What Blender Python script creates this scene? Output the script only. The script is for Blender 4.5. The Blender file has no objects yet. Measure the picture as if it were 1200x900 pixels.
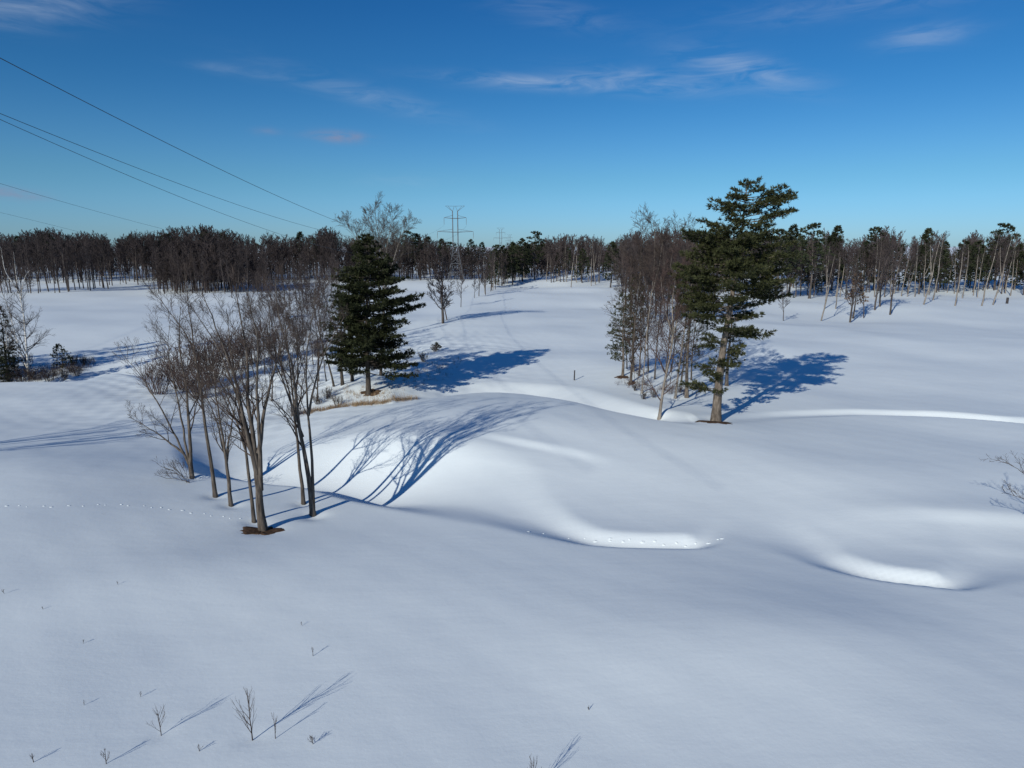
import bpy, math, random
import numpy as np
from mathutils import Vector
R = math.radians
scn = bpy.context.scene
COL = scn.collection

# ------------------------------------------------------------------ camera
CAM_H, PITCH, FPX = 16.0, R(11.4), 800.0
cd = bpy.data.cameras.new('camera'); cam = bpy.data.objects.new('camera', cd); COL.objects.link(cam)
cd.sensor_width = 36; cd.lens = 24; cd.clip_start = .1; cd.clip_end = 9000
cam.location = (0, 0, CAM_H); cam.rotation_euler = (R(90) - PITCH, 0, 0)
scn.camera = cam
# ------------------------------------------------------------------ world
SUN_EL, SUN_AZ = R(24), R(33)          # shadows run towards azimuth 33 degrees right of the view
W = bpy.data.worlds.new('World'); scn.world = W; W.use_nodes = True
nt = W.node_tree; N = nt.nodes; N.clear()
def nn(nt, t, **k):
    n = nt.nodes.new(t)
    for a, b in k.items(): setattr(n, a, b)
    return n
def mth(nt, op, a, b=None, c=None):
    n = nt.nodes.new('ShaderNodeMath'); n.operation = op
    for i, v in enumerate((a, b, c)):
        if v is None: continue
        if isinstance(v, (int, float)): n.inputs[i].default_value = v
        else: nt.links.new(v, n.inputs[i])
    return n.outputs[0]
sky = nn(nt, 'ShaderNodeTexSky', sky_type='NISHITA', sun_disc=False, sun_elevation=SUN_EL,
         sun_rotation=SUN_AZ + math.pi, altitude=300, air_density=1.0, dust_density=.25, ozone_density=3.0)
hs = nn(nt, 'ShaderNodeHueSaturation'); hs.inputs['Saturation'].default_value = 1.22; hs.inputs['Hue'].default_value = .5
nt.links.new(sky.outputs[0], hs.inputs['Color'])
tc = nn(nt, 'ShaderNodeTexCoord'); sx = nn(nt, 'ShaderNodeSeparateXYZ'); nt.links.new(tc.outputs['Generated'], sx.inputs[0])
X, Y, Z = sx.outputs
az = mth(nt, 'ARCTAN2', X, Y); el = mth(nt, 'ARCSINE', Z)
def pix_dir(u, v):
    x = (u - 600) / FPX; t = (450 - v) / FPX
    d = np.array([x, math.cos(PITCH) + t * math.sin(PITCH), -math.sin(PITCH) + t * math.cos(PITCH)])
    return d
def pix_azel(u, v):
    d = pix_dir(u, v); d = d / np.linalg.norm(d)
    return math.atan2(d[0], d[1]), math.asin(d[2])
cvec = nn(nt, 'ShaderNodeCombineXYZ'); nt.links.new(az, cvec.inputs[0]); nt.links.new(el, cvec.inputs[1])
def noise2(sx_, sy_, rot, det=9, dist=.9):
    mp = nn(nt, 'ShaderNodeMapping'); mp.inputs['Scale'].default_value = (sx_, sy_, 1); mp.inputs['Rotation'].default_value = (0, 0, rot)
    nt.links.new(cvec.outputs[0], mp.inputs[0])
    n_ = nn(nt, 'ShaderNodeTexNoise'); n_.inputs['Scale'].default_value = 1; n_.inputs['Detail'].default_value = det
    n_.inputs['Roughness'].default_value = .6; n_.inputs['Distortion'].default_value = dist
    nt.links.new(mp.outputs[0], n_.inputs['Vector'])
    return n_.outputs[0]
wisp = mth(nt, 'MULTIPLY', mth(nt, 'MAXIMUM', mth(nt, 'SUBTRACT', noise2(12, 60, .1), .36), 0), 3.2)
puff = mth(nt, 'MULTIPLY', mth(nt, 'MAXIMUM', mth(nt, 'SUBTRACT', noise2(25, 70, 0, 4, .3), .3), 0), 2.6)
white = None; pink = None
CL = [  # u, v, half length px, half height px, slope, strength, puffy
    (625, 97, 90, 7, -.05, .62, 0), (760, 95, 75, 11, -.12, .55, 0), (868, 80, 62, 13, -.28, .62, 0),
    (1082, 43, 36, 9, 0, .45, 0), (430, 112, 85, 11, -.22, .34, 0), (285, 85, 40, 5, -.08, .28, 0),
    (20, 10, 75, 16, .22, .45, 0), (1000, 5, 130, 12, 0, .26, 0), (650, 17, 60, 12, -.15, .25, 0), (475, 212, 45, 7, 0, .18, 0),
    (396, 160, 28, 5.5, -.02, 1.0, 1), (312, 154, 12, 4, 0, .35, 1), (14, 227, 22, 5, -.05, 1.0, 1)]
for (u, v, a, b, sl, st, pf) in CL:
    A0, E0 = pix_azel(u, v)
    dx = mth(nt, 'SUBTRACT', az, A0); dy = mth(nt, 'SUBTRACT', el, E0)
    dy = mth(nt, 'SUBTRACT', dy, mth(nt, 'MULTIPLY', dx, sl))
    qx = mth(nt, 'POWER', mth(nt, 'ABSOLUTE', mth(nt, 'MULTIPLY', dx, FPX / a)), 2)
    qy = mth(nt, 'POWER', mth(nt, 'ABSOLUTE', mth(nt, 'MULTIPLY', dy, FPX / b)), 2)
    m = mth(nt, 'MULTIPLY', mth(nt, 'EXPONENT', mth(nt, 'MULTIPLY', mth(nt, 'ADD', qx, qy), -1)), st)
    if pf: pink = m if pink is None else mth(nt, 'ADD', pink, m)
    else: white = m if white is None else mth(nt, 'ADD', white, m)
white = nn(nt, 'ShaderNodeMath', operation='MULTIPLY', use_clamp=True).outputs[0] if False else mth(nt, 'MINIMUM', mth(nt, 'MULTIPLY', mth(nt, 'MULTIPLY', white, wisp), .62), .8)
pink = mth(nt, 'MINIMUM', mth(nt, 'MULTIPLY', pink, puff), .7)
grade = nn(nt, 'ShaderNodeMix', data_type='RGBA', blend_type='MULTIPLY'); grade.inputs[0].default_value = 1
nt.links.new(hs.outputs[0], grade.inputs[6])
air = nn(nt, 'ShaderNodeValToRGB'); air.color_ramp.interpolation = 'EASE'
nt.links.new(mth(nt, 'MULTIPLY', mth(nt, 'MAXIMUM', el, 0), 1 / 1.6), air.inputs[0])      # clear cold air: less yellow low down
for q, (deg, c_) in enumerate([(0, (.45, .78, 1.42)), (5.8, (.46, .79, 1.05)), (13.5, (.30, .70, .97)), (19, (.235, .655, .96)), (60, (.22, .64, .97))]):
    e_ = air.color_ramp.elements[q] if q < 2 else air.color_ramp.elements.new(.5)
    e_.position = R(deg) / 1.6; e_.color = (*[x * .7 for x in c_], 1)
nt.links.new(air.outputs[0], grade.inputs[7])
m1 = nn(nt, 'ShaderNodeMix', data_type='RGBA'); nt.links.new(white, m1.inputs[0]); nt.links.new(grade.outputs[2], m1.inputs[6]); m1.inputs[7].default_value = (4.2, 5.0, 6.2, 1)
m2 = nn(nt, 'ShaderNodeMix', data_type='RGBA'); nt.links.new(pink, m2.inputs[0]); nt.links.new(m1.outputs[2], m2.inputs[6]); m2.inputs[7].default_value = (2.1, 2.35, 3.5, 1)
bg = nn(nt, 'ShaderNodeBackground'); bg.inputs[1].default_value = .115
nt.links.new(m2.outputs[2], bg.inputs[0])
wo = nn(nt, 'ShaderNodeOutputWorld'); nt.links.new(bg.outputs[0], wo.inputs[0])
# ------------------------------------------------------------------ sun
sl = bpy.data.lights.new('sun', 'SUN'); so = bpy.data.objects.new('sun', sl); COL.objects.link(so)
sl.energy = 3.85; sl.angle = R(.5); sl.color = (1, .972, .87)
sd = Vector((math.sin(SUN_AZ) * math.cos(SUN_EL), math.cos(SUN_AZ) * math.cos(SUN_EL), -math.sin(SUN_EL)))
so.rotation_euler = sd.to_track_quat('-Z', 'Y').to_euler(); so.location = (-60, -90, 80)
scn.view_settings.view_transform = 'Standard'; scn.view_settings.look = 'None'
scn.view_settings.exposure = 0; scn.view_settings.gamma = 1
scn.cycles.max_bounces = 4; scn.cycles.diffuse_bounces = 2

# ------------------------------------------------------------------ helpers
def tag(o, label=None, cat=None, group=None, kind=None):
    if label: o['label'] = label
    if cat: o['category'] = cat
    if group: o['group'] = group
    if kind: o['kind'] = kind
    return o
def empty(name, loc, rz=0, s=1):
    o = bpy.data.objects.new(name, None); COL.objects.link(o); o.location = loc; o.rotation_euler = (0, 0, rz); o.scale = (s, s, s)
    o.empty_display_size = .3
    return o
def mesh_np(name, V, F, mat, smooth=True):
    """V (n,3); F list of int arrays (m,3) or (m,4)"""
    me = bpy.data.meshes.new(name)
    F = [f for f in F if len(f)]
    nl = sum(f.size for f in F); nf = sum(len(f) for f in F)
    me.vertices.add(len(V)); me.vertices.foreach_set('co', np.ascontiguousarray(V, dtype=np.float32).ravel())
    me.loops.add(nl); me.polygons.add(nf)
    me.loops.foreach_set('vertex_index', np.concatenate([f.ravel() for f in F]).astype(np.int32))
    tot = np.concatenate([np.full(len(f), f.shape[1]) for f in F]); st = np.concatenate([[0], np.cumsum(tot)[:-1]])
    me.polygons.foreach_set('loop_start', st.astype(np.int32)); me.polygons.foreach_set('loop_total', tot.astype(np.int32))
    me.polygons.foreach_set('use_smooth', np.full(nf, smooth))
    me.materials.append(mat); me.update(calc_edges=True); me.validate()
    return me
def obj(name, me, parent=None, loc=(0, 0, 0)):
    o = bpy.data.objects.new(name, me); COL.objects.link(o); o.location = loc
    if parent: o.parent = parent
    return o
class TB:
    """batch of tapering tubes"""
    def __init__(s): s.g = {}
    def add(s, pts, rad, sides=3): s.g.setdefault((len(pts), sides), []).append((pts, rad))
    def arrays(s):
        Vs, Fs, off = [], [], 0
        for (n, k), L in s.g.items():
            P = np.array([a for a, _ in L], float); Rr = np.array([b for _, b in L], float)   # m,n,3  m,n
            T = np.gradient(P, axis=1) if n > 2 else np.repeat(P[:, 1:] - P[:, :1], 2, axis=1)
            T /= np.linalg.norm(T, axis=2, keepdims=True) + 1e-9
            ov = (P[:, -1] - P[:, 0]); ov /= np.linalg.norm(ov, axis=1, keepdims=True) + 1e-9
            ref = np.where(np.abs(ov[:, 2:3]) > .8, np.array([[1., 0, 0]]), np.array([[0, 0, 1.]]))[:, None, :]
            U = np.cross(T, ref); U /= np.linalg.norm(U, axis=2, keepdims=True) + 1e-9
            Wv = np.cross(T, U)
            a = np.arange(k) * 2 * math.pi / k
            ring = U[:, :, None, :] * np.cos(a)[None, None, :, None] + Wv[:, :, None, :] * np.sin(a)[None, None, :, None]
            V = P[:, :, None, :] + ring * Rr[:, :, None, None]
            m = len(L); V = V.reshape(-1, 3)
            i = np.arange(m)[:, None, None] * n * k; j = np.arange(n - 1)[None, :, None] * k; q = np.arange(k)[None, None, :]; q2 = (q + 1) % k
            f = np.stack([i + j + q, i + j + q2, i + j + k + q2, i + j + k + q], -1).reshape(-1, 4) + off
            Vs.append(V); Fs.append(f); off += len(V)
        return (np.concatenate(Vs), np.concatenate(Fs)) if Vs else (np.zeros((0, 3)), np.zeros((0, 4), int))
    def mesh(s, name, mat):
        V, F = s.arrays(); return mesh_np(name, V, [F], mat)

def mat_new(name, rough=.8):
    m = bpy.data.materials.new(name); m.use_nodes = True
    b = m.node_tree.nodes['Principled BSDF']; b.inputs['Roughness'].default_value = rough
    b.inputs['Specular IOR Level'].default_value = .25
    return m, m.node_tree, b
def noise_col(name, c1, c2, scale=(1, 1, 1), sc=3, rough=.85, bump=0, obj_var=.0, c3=None):
    m, t, b = mat_new(name, rough)
    geo = nn(t, 'ShaderNodeTexCoord'); mp = nn(t, 'ShaderNodeMapping'); mp.inputs['Scale'].default_value = scale
    t.links.new(geo.outputs['Object'], mp.inputs[0])
    n = nn(t, 'ShaderNodeTexNoise'); n.inputs['Scale'].default_value = sc; n.inputs['Detail'].default_value = 4; t.links.new(mp.outputs[0], n.inputs['Vector'])
    cr = nn(t, 'ShaderNodeValToRGB'); cr.color_ramp.elements[0].position = .35; cr.color_ramp.elements[1].position = .65
    cr.color_ramp.elements[0].color = (*c1, 1); cr.color_ramp.elements[1].color = (*c2, 1)
    if c3:
        e = cr.color_ramp.elements.new(.78); e.color = (*c3, 1)
    t.links.new(n.outputs[0], cr.inputs[0]); out = cr.outputs[0]
    if obj_var:
        oi = nn(t, 'ShaderNodeObjectInfo'); h = nn(t, 'ShaderNodeHueSaturation')
        t.links.new(mth(t, 'ADD', mth(t, 'MULTIPLY', oi.outputs['Random'], obj_var * 2), 1 - obj_var), h.inputs['Value'])
        t.links.new(out, h.inputs['Color']); out = h.outputs[0]
    t.links.new(out, b.inputs['Base Color'])
    if bump:
        bp = nn(t, 'ShaderNodeBump'); bp.inputs['Strength'].default_value = bump; bp.inputs['Distance'].default_value = .04
        t.links.new(n.outputs[0], bp.inputs['Height']); t.links.new(bp.outputs[0], b.inputs['Normal'])
    return m
M = {}
M['bark'] = noise_col('grey_bark', (.045, .036, .030), (.14, .116, .096), (1, 1, .18), 9, .9, .6, .12)
M['twig'] = noise_col('brown_twig', (.045, .032, .027), (.085, .064, .054), (1, 1, 1), 2, .85, 0, .12)
M['farbark'] = noise_col('far_bark', (.045, .037, .034), (.12, .10, .088), (1, 1, .15), 2, .9, 0, .3)
M['palebark'] = noise_col('pale_bark', (.13, .112, .095), (.28, .245, .21), (1, 1, .2), 5, .85, .3, .1)
M['birch'] = noise_col('white_birch_bark', (.32, .30, .27), (.80, .77, .73), (1, 1, 3), 3, .7, .2, .05)
M['fartwig'] = noise_col('purple_brown_twig', (.036, .028, .028), (.070, .055, .053), (1, 1, 1), .4, .9, 0, .25)
M['redtwig'] = noise_col('reddish_twig', (.055, .036, .033), (.095, .063, .055), (1, 1, 1), 1.2, .9, 0, .2)
M['pinebark'] = noise_col('pine_bark', (.075, .06, .048), (.20, .165, .135), (1, 1, .3), 7, .9, .8)
M['darkbark'] = noise_col('dark_bark', (.04, .033, .028), (.085, .07, .058), (1, 1, .3), 6, .9, .3, .15)
M['needle'] = noise_col('pine_needles', (.022, .027, .010), (.052, .056, .020), (1, 1, 1), 1.3, .7, 0, .08)
M['firneedle'] = noise_col('fir_needles', (.015, .020, .007), (.036, .042, .014), (1, 1, 1), 1.1, .7, 0, .08)
M['farneedle'] = noise_col('far_needles', (.016, .022, .010), (.042, .050, .024), (1, 1, 1), .5, .8, 0, .3)
M['brownleaf'] = noise_col('dry_leaves', (.13, .075, .04), (.24, .15, .085), (1, 1, 1), 2, .9)
M['straw'] = noise_col('dry_straw', (.20, .13, .075), (.38, .27, .16), (1, 1, 1), .9, .9)
M['soil'] = noise_col('brown_soil', (.045, .025, .014), (.12, .07, .04), (1, 1, 1), 6, .95, .8)
M['steel'] = noise_col('galvanised_steel', (.085, .09, .10), (.15, .155, .165), (1, 1, 1), 2, .6)
M['wire'] = noise_col('dark_wire', (.03, .03, .035), (.05, .05, .055), (1, 1, 1), 2, .5)
M['glass'] = noise_col('insulator_glaze', (.10, .08, .07), (.16, .13, .11), (1, 1, 1), 2, .3)
M['post'] = noise_col('dark_post', (.03, .028, .03), (.06, .05, .05), (1, 1, .3), 8, .8)

# ------------------------------------------------------------------ terrain
def plane_pt(u, v, z=0):
    d = pix_dir(u, v); k = (z - CAM_H) / d[2]
    return d[0] * k, d[1] * k
def sst(a, b, x):
    t = np.clip((x - a) / (b - a), 0, 1); return t * t * (3 - 2 * t)
rngT = np.random.RandomState(5)
WAV = [(rngT.uniform(0, 6.28), 2 * math.pi / L, amp, rngT.uniform(0, 6.28)) for L, amp in
       [(90, .32), (70, .25), (47, .2), (38, .16), (29, .11), (23, .08), (17, .05), (13, .035), (9, .016), (7, .010), (5, .005)] for _ in range(2)]
def edge(pts):
    P = []
    for (u, v, h, w1, w2) in pts:
        p_, _ = G(u, v); x, y = p_[0], p_[1]; P.append((x, y, h, w1, w2))
    # refine with Catmull-Rom so lips run in curves, not corners
    P = np.array(P); Q = []
    for i in range(len(P) - 1):
        p0, p1, p2, p3 = P[max(i - 1, 0)], P[i], P[i + 1], P[min(i + 2, len(P) - 1)]
        for t in np.arange(0, 1, .25):
            Q.append(.5 * (2 * p1 + (p2 - p0) * t + (2 * p0 - 5 * p1 + 4 * p2 - p3) * t * t + (3 * p1 - p0 - 3 * p2 + p3) * t ** 3))
    Q.append(P[-1]); Q = np.array(Q); Q[:, 2] = np.maximum(Q[:, 2], 0); Q[:, 3:] = np.maximum(Q[:, 3:], .8)
    return Q
def gauss(u, v, amp, sx_, sy_, rot=0, z=0):
    x, y = plane_pt(u, v, z); return (x, y, amp, sx_, sy_, rot)
GS = [
    gauss(550, 500, 1.0, 17, 9, .0), gauss(700, 530, .62, 15, 8, -.1), gauss(420, 545, .9, 9, 5, .2),
    gauss(560, 552, .42, 7, 2.2, -.25),              # small terrace under the mound
    gauss(1130, 632, .38, 9, 2.6, -.05), gauss(1220, 560, .5, 14, 6, 0),
    gauss(690, 432, .5, 9, 8), gauss(760, 447, .7, 7, 8),
    gauss(430, 452, .9, 7, 7), gauss(620, 425, .35, 12, 6),
    gauss(120, 470, .3, 14, 5), gauss(60, 600, .5, 8, 9, .5), gauss(200, 720, .35, 7, 3, .6),
    gauss(0, 680, .35, 3, 9, -.6), gauss(560, 700, .35, 9, 6, .2), gauss(900, 800, .4, 8, 4, .1),
    gauss(990, 590, .45, 9, 5, -.2),
    gauss(690, 344, 1.6, 16, 6), gauss(655, 335, 1.3, 12, 6), gauss(700, 330, 2.2, 25, 8),
]
EDGES = []
def terr(x, y):
    x = np.asarray(x, float); y = np.asarray(y, float)
    s = y * .85 + x * .3
    z = .082 * 6 * np.logaddexp(0, (40 - s) / 6); z = np.where(z > 3, 3 + 1.5 * np.tanh((z - 3) / 1.5), z) - .12
    for a, k, amp, ph in WAV:
        z = z + amp * .62 * np.sin(k * (x * math.cos(a) + y * math.sin(a)) + ph + .6 * np.sin(k * .6 * (x * math.sin(a) - y * math.cos(a)) + ph * 2))
    for (gx, gy, amp, a, b, rot) in GS:
        c, s_ = math.cos(rot), math.sin(rot); dx, dy = x - gx, y - gy
        z = z + amp * np.exp(-((dx * c + dy * s_) / a) ** 2 - ((-dx * s_ + dy * c) / b) ** 2)
    z = z + 1.0 * sst(0, 16, (y + .37 * x - 38) / 1.066) * sst(-24, -8, x)      # long rise beyond the creek bank
    hum = np.exp(-((x + 27) / 20) ** 2 - ((y - 98) / 30) ** 2)         # tussocks under the snow of the hollow
    z = z + hum * (.16 * np.sin(1.5 * x + .7 * y + 2 * np.sin(.31 * y)) * np.sin(1.1 * y - .6 * x + 1.7 * np.sin(.4 * x)) + .09 * np.sin(2.7 * x - 1.3 * y) * np.sin(2.2 * y + 1.1 * x))
    z = z + .010 * np.sin(1.9 * x + .6 * y + 1.5 * np.sin(.23 * y)) * np.sin(1.3 * y + 1.2 * np.sin(.37 * x)) * np.exp(-y / 90)
    # rise in the woods to the right, and a gentle lift of the far country
    z = z + 5.0 * np.exp(-((x - 145) / 60) ** 2 - ((y - 330) / 60) ** 2)
    z = z + 2.0 * sst(240, 420, y) + np.where(y > 420, (y - 420) * .002, 0)
    for Q in EDGES:
        best = np.full(x.shape, 1e9); val = np.zeros(x.shape)
        for i in range(len(Q) - 1):
            p, q = Q[i], Q[i + 1]; dx, dy = q[0] - p[0], q[1] - p[1]; L2 = dx * dx + dy * dy + 1e-9
            t = np.clip(((x - p[0]) * dx + (y - p[1]) * dy) / L2, 0, 1)
            ex, ey = x - (p[0] + t * dx), y - (p[1] + t * dy); d = np.hypot(ex, ey)
            m = d < best
            cr = dx * ey - dy * ex
            h = p[2] + t * (q[2] - p[2]); w1 = p[3] + t * (q[3] - p[3]); w2 = p[4] + t * (q[4] - p[4])
            f = -h * (np.clip(d / w1, 0, 1) ** 1.5 * (2.5 - 1.5 * np.clip(d / w1, 0, 1))) * (1 - sst(0, 1, (d - w1 * .9) / w2))
            f = np.where(cr > 0, f, 0)
            val = np.where(m, f, val); best = np.where(m, d, best)
        z = z + val
    return z
def G(u, v, extra=0):
    """point of the terrain seen at pixel (u, v)"""
    d = pix_dir(u, v); lo = None
    ks = np.concatenate([np.arange(12, 150, .25), np.arange(150, 900, 1.5)])
    P = d[None, :] * ks[:, None] + np.array([0, 0, CAM_H])
    g = terr(P[:, 0], P[:, 1]); b = np.nonzero(P[:, 2] <= g)[0]
    i = b[0] if len(b) else len(ks) - 1
    k = ks[i]
    return Vector((d[0] * k, d[1] * k, float(terr(d[0] * k, d[1] * k)) + extra)), k
def gz(x, y): return float(terr(x, y))

NEW = [
    # creek bank: from far left, round the foreground trees, to the bunker-like end in the middle
    edge([(-330, 462, 2.2, 3.5, 14), (-100, 452, 2.2, 3.5, 14), (0, 448, 2.2, 3.5, 13), (85, 447, 2.1, 3, 13), (135, 438, 1.3, 5, 14), (165, 452, .8, 7, 14), (188, 486, .5, 8, 12), (198, 522, .7, 4.5, 9),
          (213, 547, 1.1, 3.2, 8), (248, 559, 1.35, 3.2, 7), (315, 568, 1.4, 3.2, 7), (353, 573, 1.45, 3.2, 7), (408, 587, 1.35, 3.2, 7),
          (460, 598, .8, 3.4, 8), (517, 608, .45, 3.6, 8), (590, 622, .38, 2.8, 4), (640, 632, .42, 2.0, 2.2), (694, 641, .5, 1.5, 1.5), (760, 644, .56, 1.3, 1.3), (815, 644, .54, 1.3, 1.2), (842, 641, .32, 1.2, 1.1), (862, 630, .06, 1.4, 1.2), (900, 612, 0, 2, 3)]),
    edge([(870, 640, 0, 3, 5), (915, 652, .14, 2.4, 2.4), (956, 665, .32, 1.8, 1.8), (1024, 680, .5, 1.3, 1.2), (1085, 687, .54, 1.2, 1.0), (1140, 692, .42, 1.2, 1.0), (1180, 687, .2, 1.6, 2), (1240, 682, .15, 2.8, 5), (1330, 676, 0, 2, 5)]),
    edge([(330, 492, 0, 3, 7), (393, 479, .6, 3, 6), (440, 476, .7, 3, 6), (487, 469, .9, 3, 6), (553, 461, 1.2, 3, 6), (600, 461, 1.3, 3, 6), (650, 467, 1.35, 3, 5), (700, 478, 1.3, 3, 4.2), (745, 488, 1.0, 3, 3.6), (785, 495, .5, 3, 3.5), (830, 500, .1, 3, 4),
          (870, 497, .12, 2.4, 1.8), (930, 491, .22, 2.2, 1.5), (1000, 488, .34, 2.0, 1.3), (1070, 488, .46, 1.9, 1.2), (1140, 492, .54, 1.9, 1.2), (1200, 497, .58, 1.9, 1.3), (1300, 506, 1.1, 3, 3.5), (1500, 525, .7, 2.6, 5), (1700, 540, 0, 3, 5)]),
    edge([(515, 532, 0, 3, 1.4), (555, 537, .16, 3, 1.3), (595, 542, .24, 3, 1.2), (640, 551, .18, 3, 1.2), (690, 566, 0, 3, 1.4)]),
    edge([(1010, 640, 0, 3, 1.4), (1070, 641, .08, 3, 2), (1130, 643, .17, 3, 1.8), (1200, 646, .22, 3, 1.7), (1290, 652, .15, 3, 1.7), (1400, 660, 0, 3, 1.2)]),
]
EDGES = NEW
for (u_, v_, dp, rr_) in [(309, 622, .16, .8), (298, 612, .14, .5), (271, 593, .16, .55), (253, 583, .16, .55), (226, 560, .16, .6), (356, 591, .14, .5), (367, 605, .18, .65), (838, 492, .15, 1.1), (431, 461, .15, 1.0),
                          (772, 491, .2, .7), (739, 449, .2, .8), (752, 461, .18, .7), (791, 467, .2, .7), (296, 867, .06, .3), (189, 862, .05, .28)]:
    p_, _ = G(u_, v_); GS.append((p_[0], p_[1], -dp, rr_, rr_, 0))      # melt hollows round the trunks

def axis(lo, a, b, hi, step, g):
    c = [a]
    while c[-1] < b: c.append(c[-1] + step)
    r = [c[-1]]; s = step
    while r[-1] < hi: s *= g; r.append(r[-1] + s)
    l = [a]; s = step
    while l[-1] > lo: s *= g; l.append(l[-1] - s)
    return np.array(l[:0:-1] + c + r[1:])
ax = axis(-3500, -60, 60, 3500, .32, 1.045); ay = axis(-600, 14, 106, 5000, .25, 1.04)
XX, YY = np.meshgrid(ax, ay); ZZ = terr(XX, YY)
nx, ny = len(ax), len(ay)
V = np.stack([XX, YY, ZZ], -1).reshape(-1, 3)
i, j = np.meshgrid(np.arange(nx - 1), np.arange(ny - 1)); a = (j * nx + i).ravel()
F = np.stack([a, a + 1, a + 1 + nx, a + nx], 1)
sm, t, b = mat_new('snow', .62)
b.inputs['Specular IOR Level'].default_value = .3
geo = nn(t, 'ShaderNodeNewGeometry')
def gn(sc, det, vec=None, ro=.55):
    n = nn(t, 'ShaderNodeTexNoise'); n.inputs['Scale'].default_value = sc; n.inputs['Detail'].default_value = det; n.inputs['Roughness'].default_value = ro
    t.links.new(vec or geo.outputs['Position'], n.inputs['Vector']); return n.outputs[0]
mp = nn(t, 'ShaderNodeMapping'); mp.inputs['Rotation'].default_value = (0, 0, R(-12)); mp.inputs['Scale'].default_value = (.22, 1, 1); t.links.new(geo.outputs['Position'], mp.inputs[0])
rip = gn(.55, 5, mp.outputs[0]); fine = gn(7, 3); crust = gn(1.1, 4)
hgt = mth(t, 'ADD', mth(t, 'ADD', mth(t, 'MULTIPLY', rip, .022), mth(t, 'MULTIPLY', fine, .0035)), mth(t, 'MULTIPLY', crust, .012))
bp = nn(t, 'ShaderNodeBump'); bp.inputs['Strength'].default_value = 1; bp.inputs['Distance'].default_value = 1
t.links.new(hgt, bp.inputs['Height']); t.links.new(bp.outputs[0], b.inputs['Normal'])
cr = nn(t, 'ShaderNodeValToRGB'); cr.color_ramp.elements[0].color = (.775, .835, .855, 1); cr.color_ramp.elements[1].color = (.82, .875, .89, 1)
t.links.new(crust, cr.inputs[0]); t.links.new(cr.outputs[0], b.inputs['Base Color'])
M['snow'] = sm
tag(obj('snow_ground', mesh_np('snow_ground', V, [F], sm)), kind='structure')

# ------------------------------------------------------------------ bare trees
def norm(v):
    l = math.sqrt(v[0] ** 2 + v[1] ** 2 + v[2] ** 2) or 1; return (v[0] / l, v[1] / l, v[2] / l)
def side(rng, d, ang):
    while True:
        r = (rng.uniform(-1, 1), rng.uniform(-1, 1), rng.uniform(-1, 1))
        k = r[0] * d[0] + r[1] * d[1] + r[2] * d[2]
        p = (r[0] - k * d[0], r[1] - k * d[1], r[2] - k * d[2])
        if p[0] ** 2 + p[1] ** 2 + p[2] ** 2 > .05: break
    p = norm(p); c, s = math.cos(ang), math.sin(ang)
    return (d[0] * c + p[0] * s, d[1] * c + p[1] * s, d[2] * c + p[2] * s)
def grow(rng, tb, p, d, L, r, lvl, K, up=.12, wob=.14, kids=(7, 6, 3), ang=(.55, .7, .8), lf=(.5, .5, .55), nseg=(6, 4, 3, 2), rmin=.006):
    n = nseg[min(lvl, len(nseg) - 1)]; pts = [p]; rad = [r]; q = p; dd = d; dirs = [d]
    for i in range(n):
        dd = norm((dd[0] + rng.gauss(0, wob), dd[1] + rng.gauss(0, wob), dd[2] + rng.gauss(0, wob) + up))
        st = L / n; q = (q[0] + dd[0] * st, q[1] + dd[1] * st, q[2] + dd[2] * st)
        pts.append(q); rad.append(max(r * (1 - .82 * (i + 1) / n), rmin * .7)); dirs.append(dd)
    tb.add(pts, rad, 5 if r > .05 else (4 if r > .025 else 3))
    if lvl >= K: return
    nk = kids[min(lvl, len(kids) - 1)]; nk = max(1, int(round(nk * rng.uniform(.75, 1.25))))
    for c in range(nk):
        t_ = .22 + .78 * (c + rng.random()) / nk; t_ = min(t_, 1); f = t_ * n; i = min(int(f), n - 1); g = f - i
        a, b_ = pts[i], pts[i + 1]; s = (a[0] + (b_[0] - a[0]) * g, a[1] + (b_[1] - a[1]) * g, a[2] + (b_[2] - a[2]) * g)
        cd_ = side(rng, dirs[i + 1], ang[min(lvl, len(ang) - 1)] * rng.uniform(.7, 1.25))
        rr = max(rad[i] * .6, rmin)
        grow(rng, tb, s, cd_, L * lf[min(lvl, len(lf) - 1)] * (1.15 - .55 * t_) * rng.uniform(.7, 1.25), rr, lvl + 1, K, up, wob, kids, ang, lf, nseg, rmin)
def catmull(P, n):
    P = [np.array(p, float) for p in P]; out = []
    m = len(P) - 1
    for k in range(n + 1):
        f = k / n * m; i = min(int(f), m - 1); t_ = f - i
        p0, p1, p2, p3 = P[max(i - 1, 0)], P[i], P[i + 1], P[min(i + 2, m)]
        out.append(.5 * (2 * p1 + (p2 - p0) * t_ + (2 * p0 - 5 * p1 + 4 * p2 - p3) * t_ * t_ + (3 * p1 - p0 - 3 * p2 + p3) * t_ ** 3))
    return out
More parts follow.
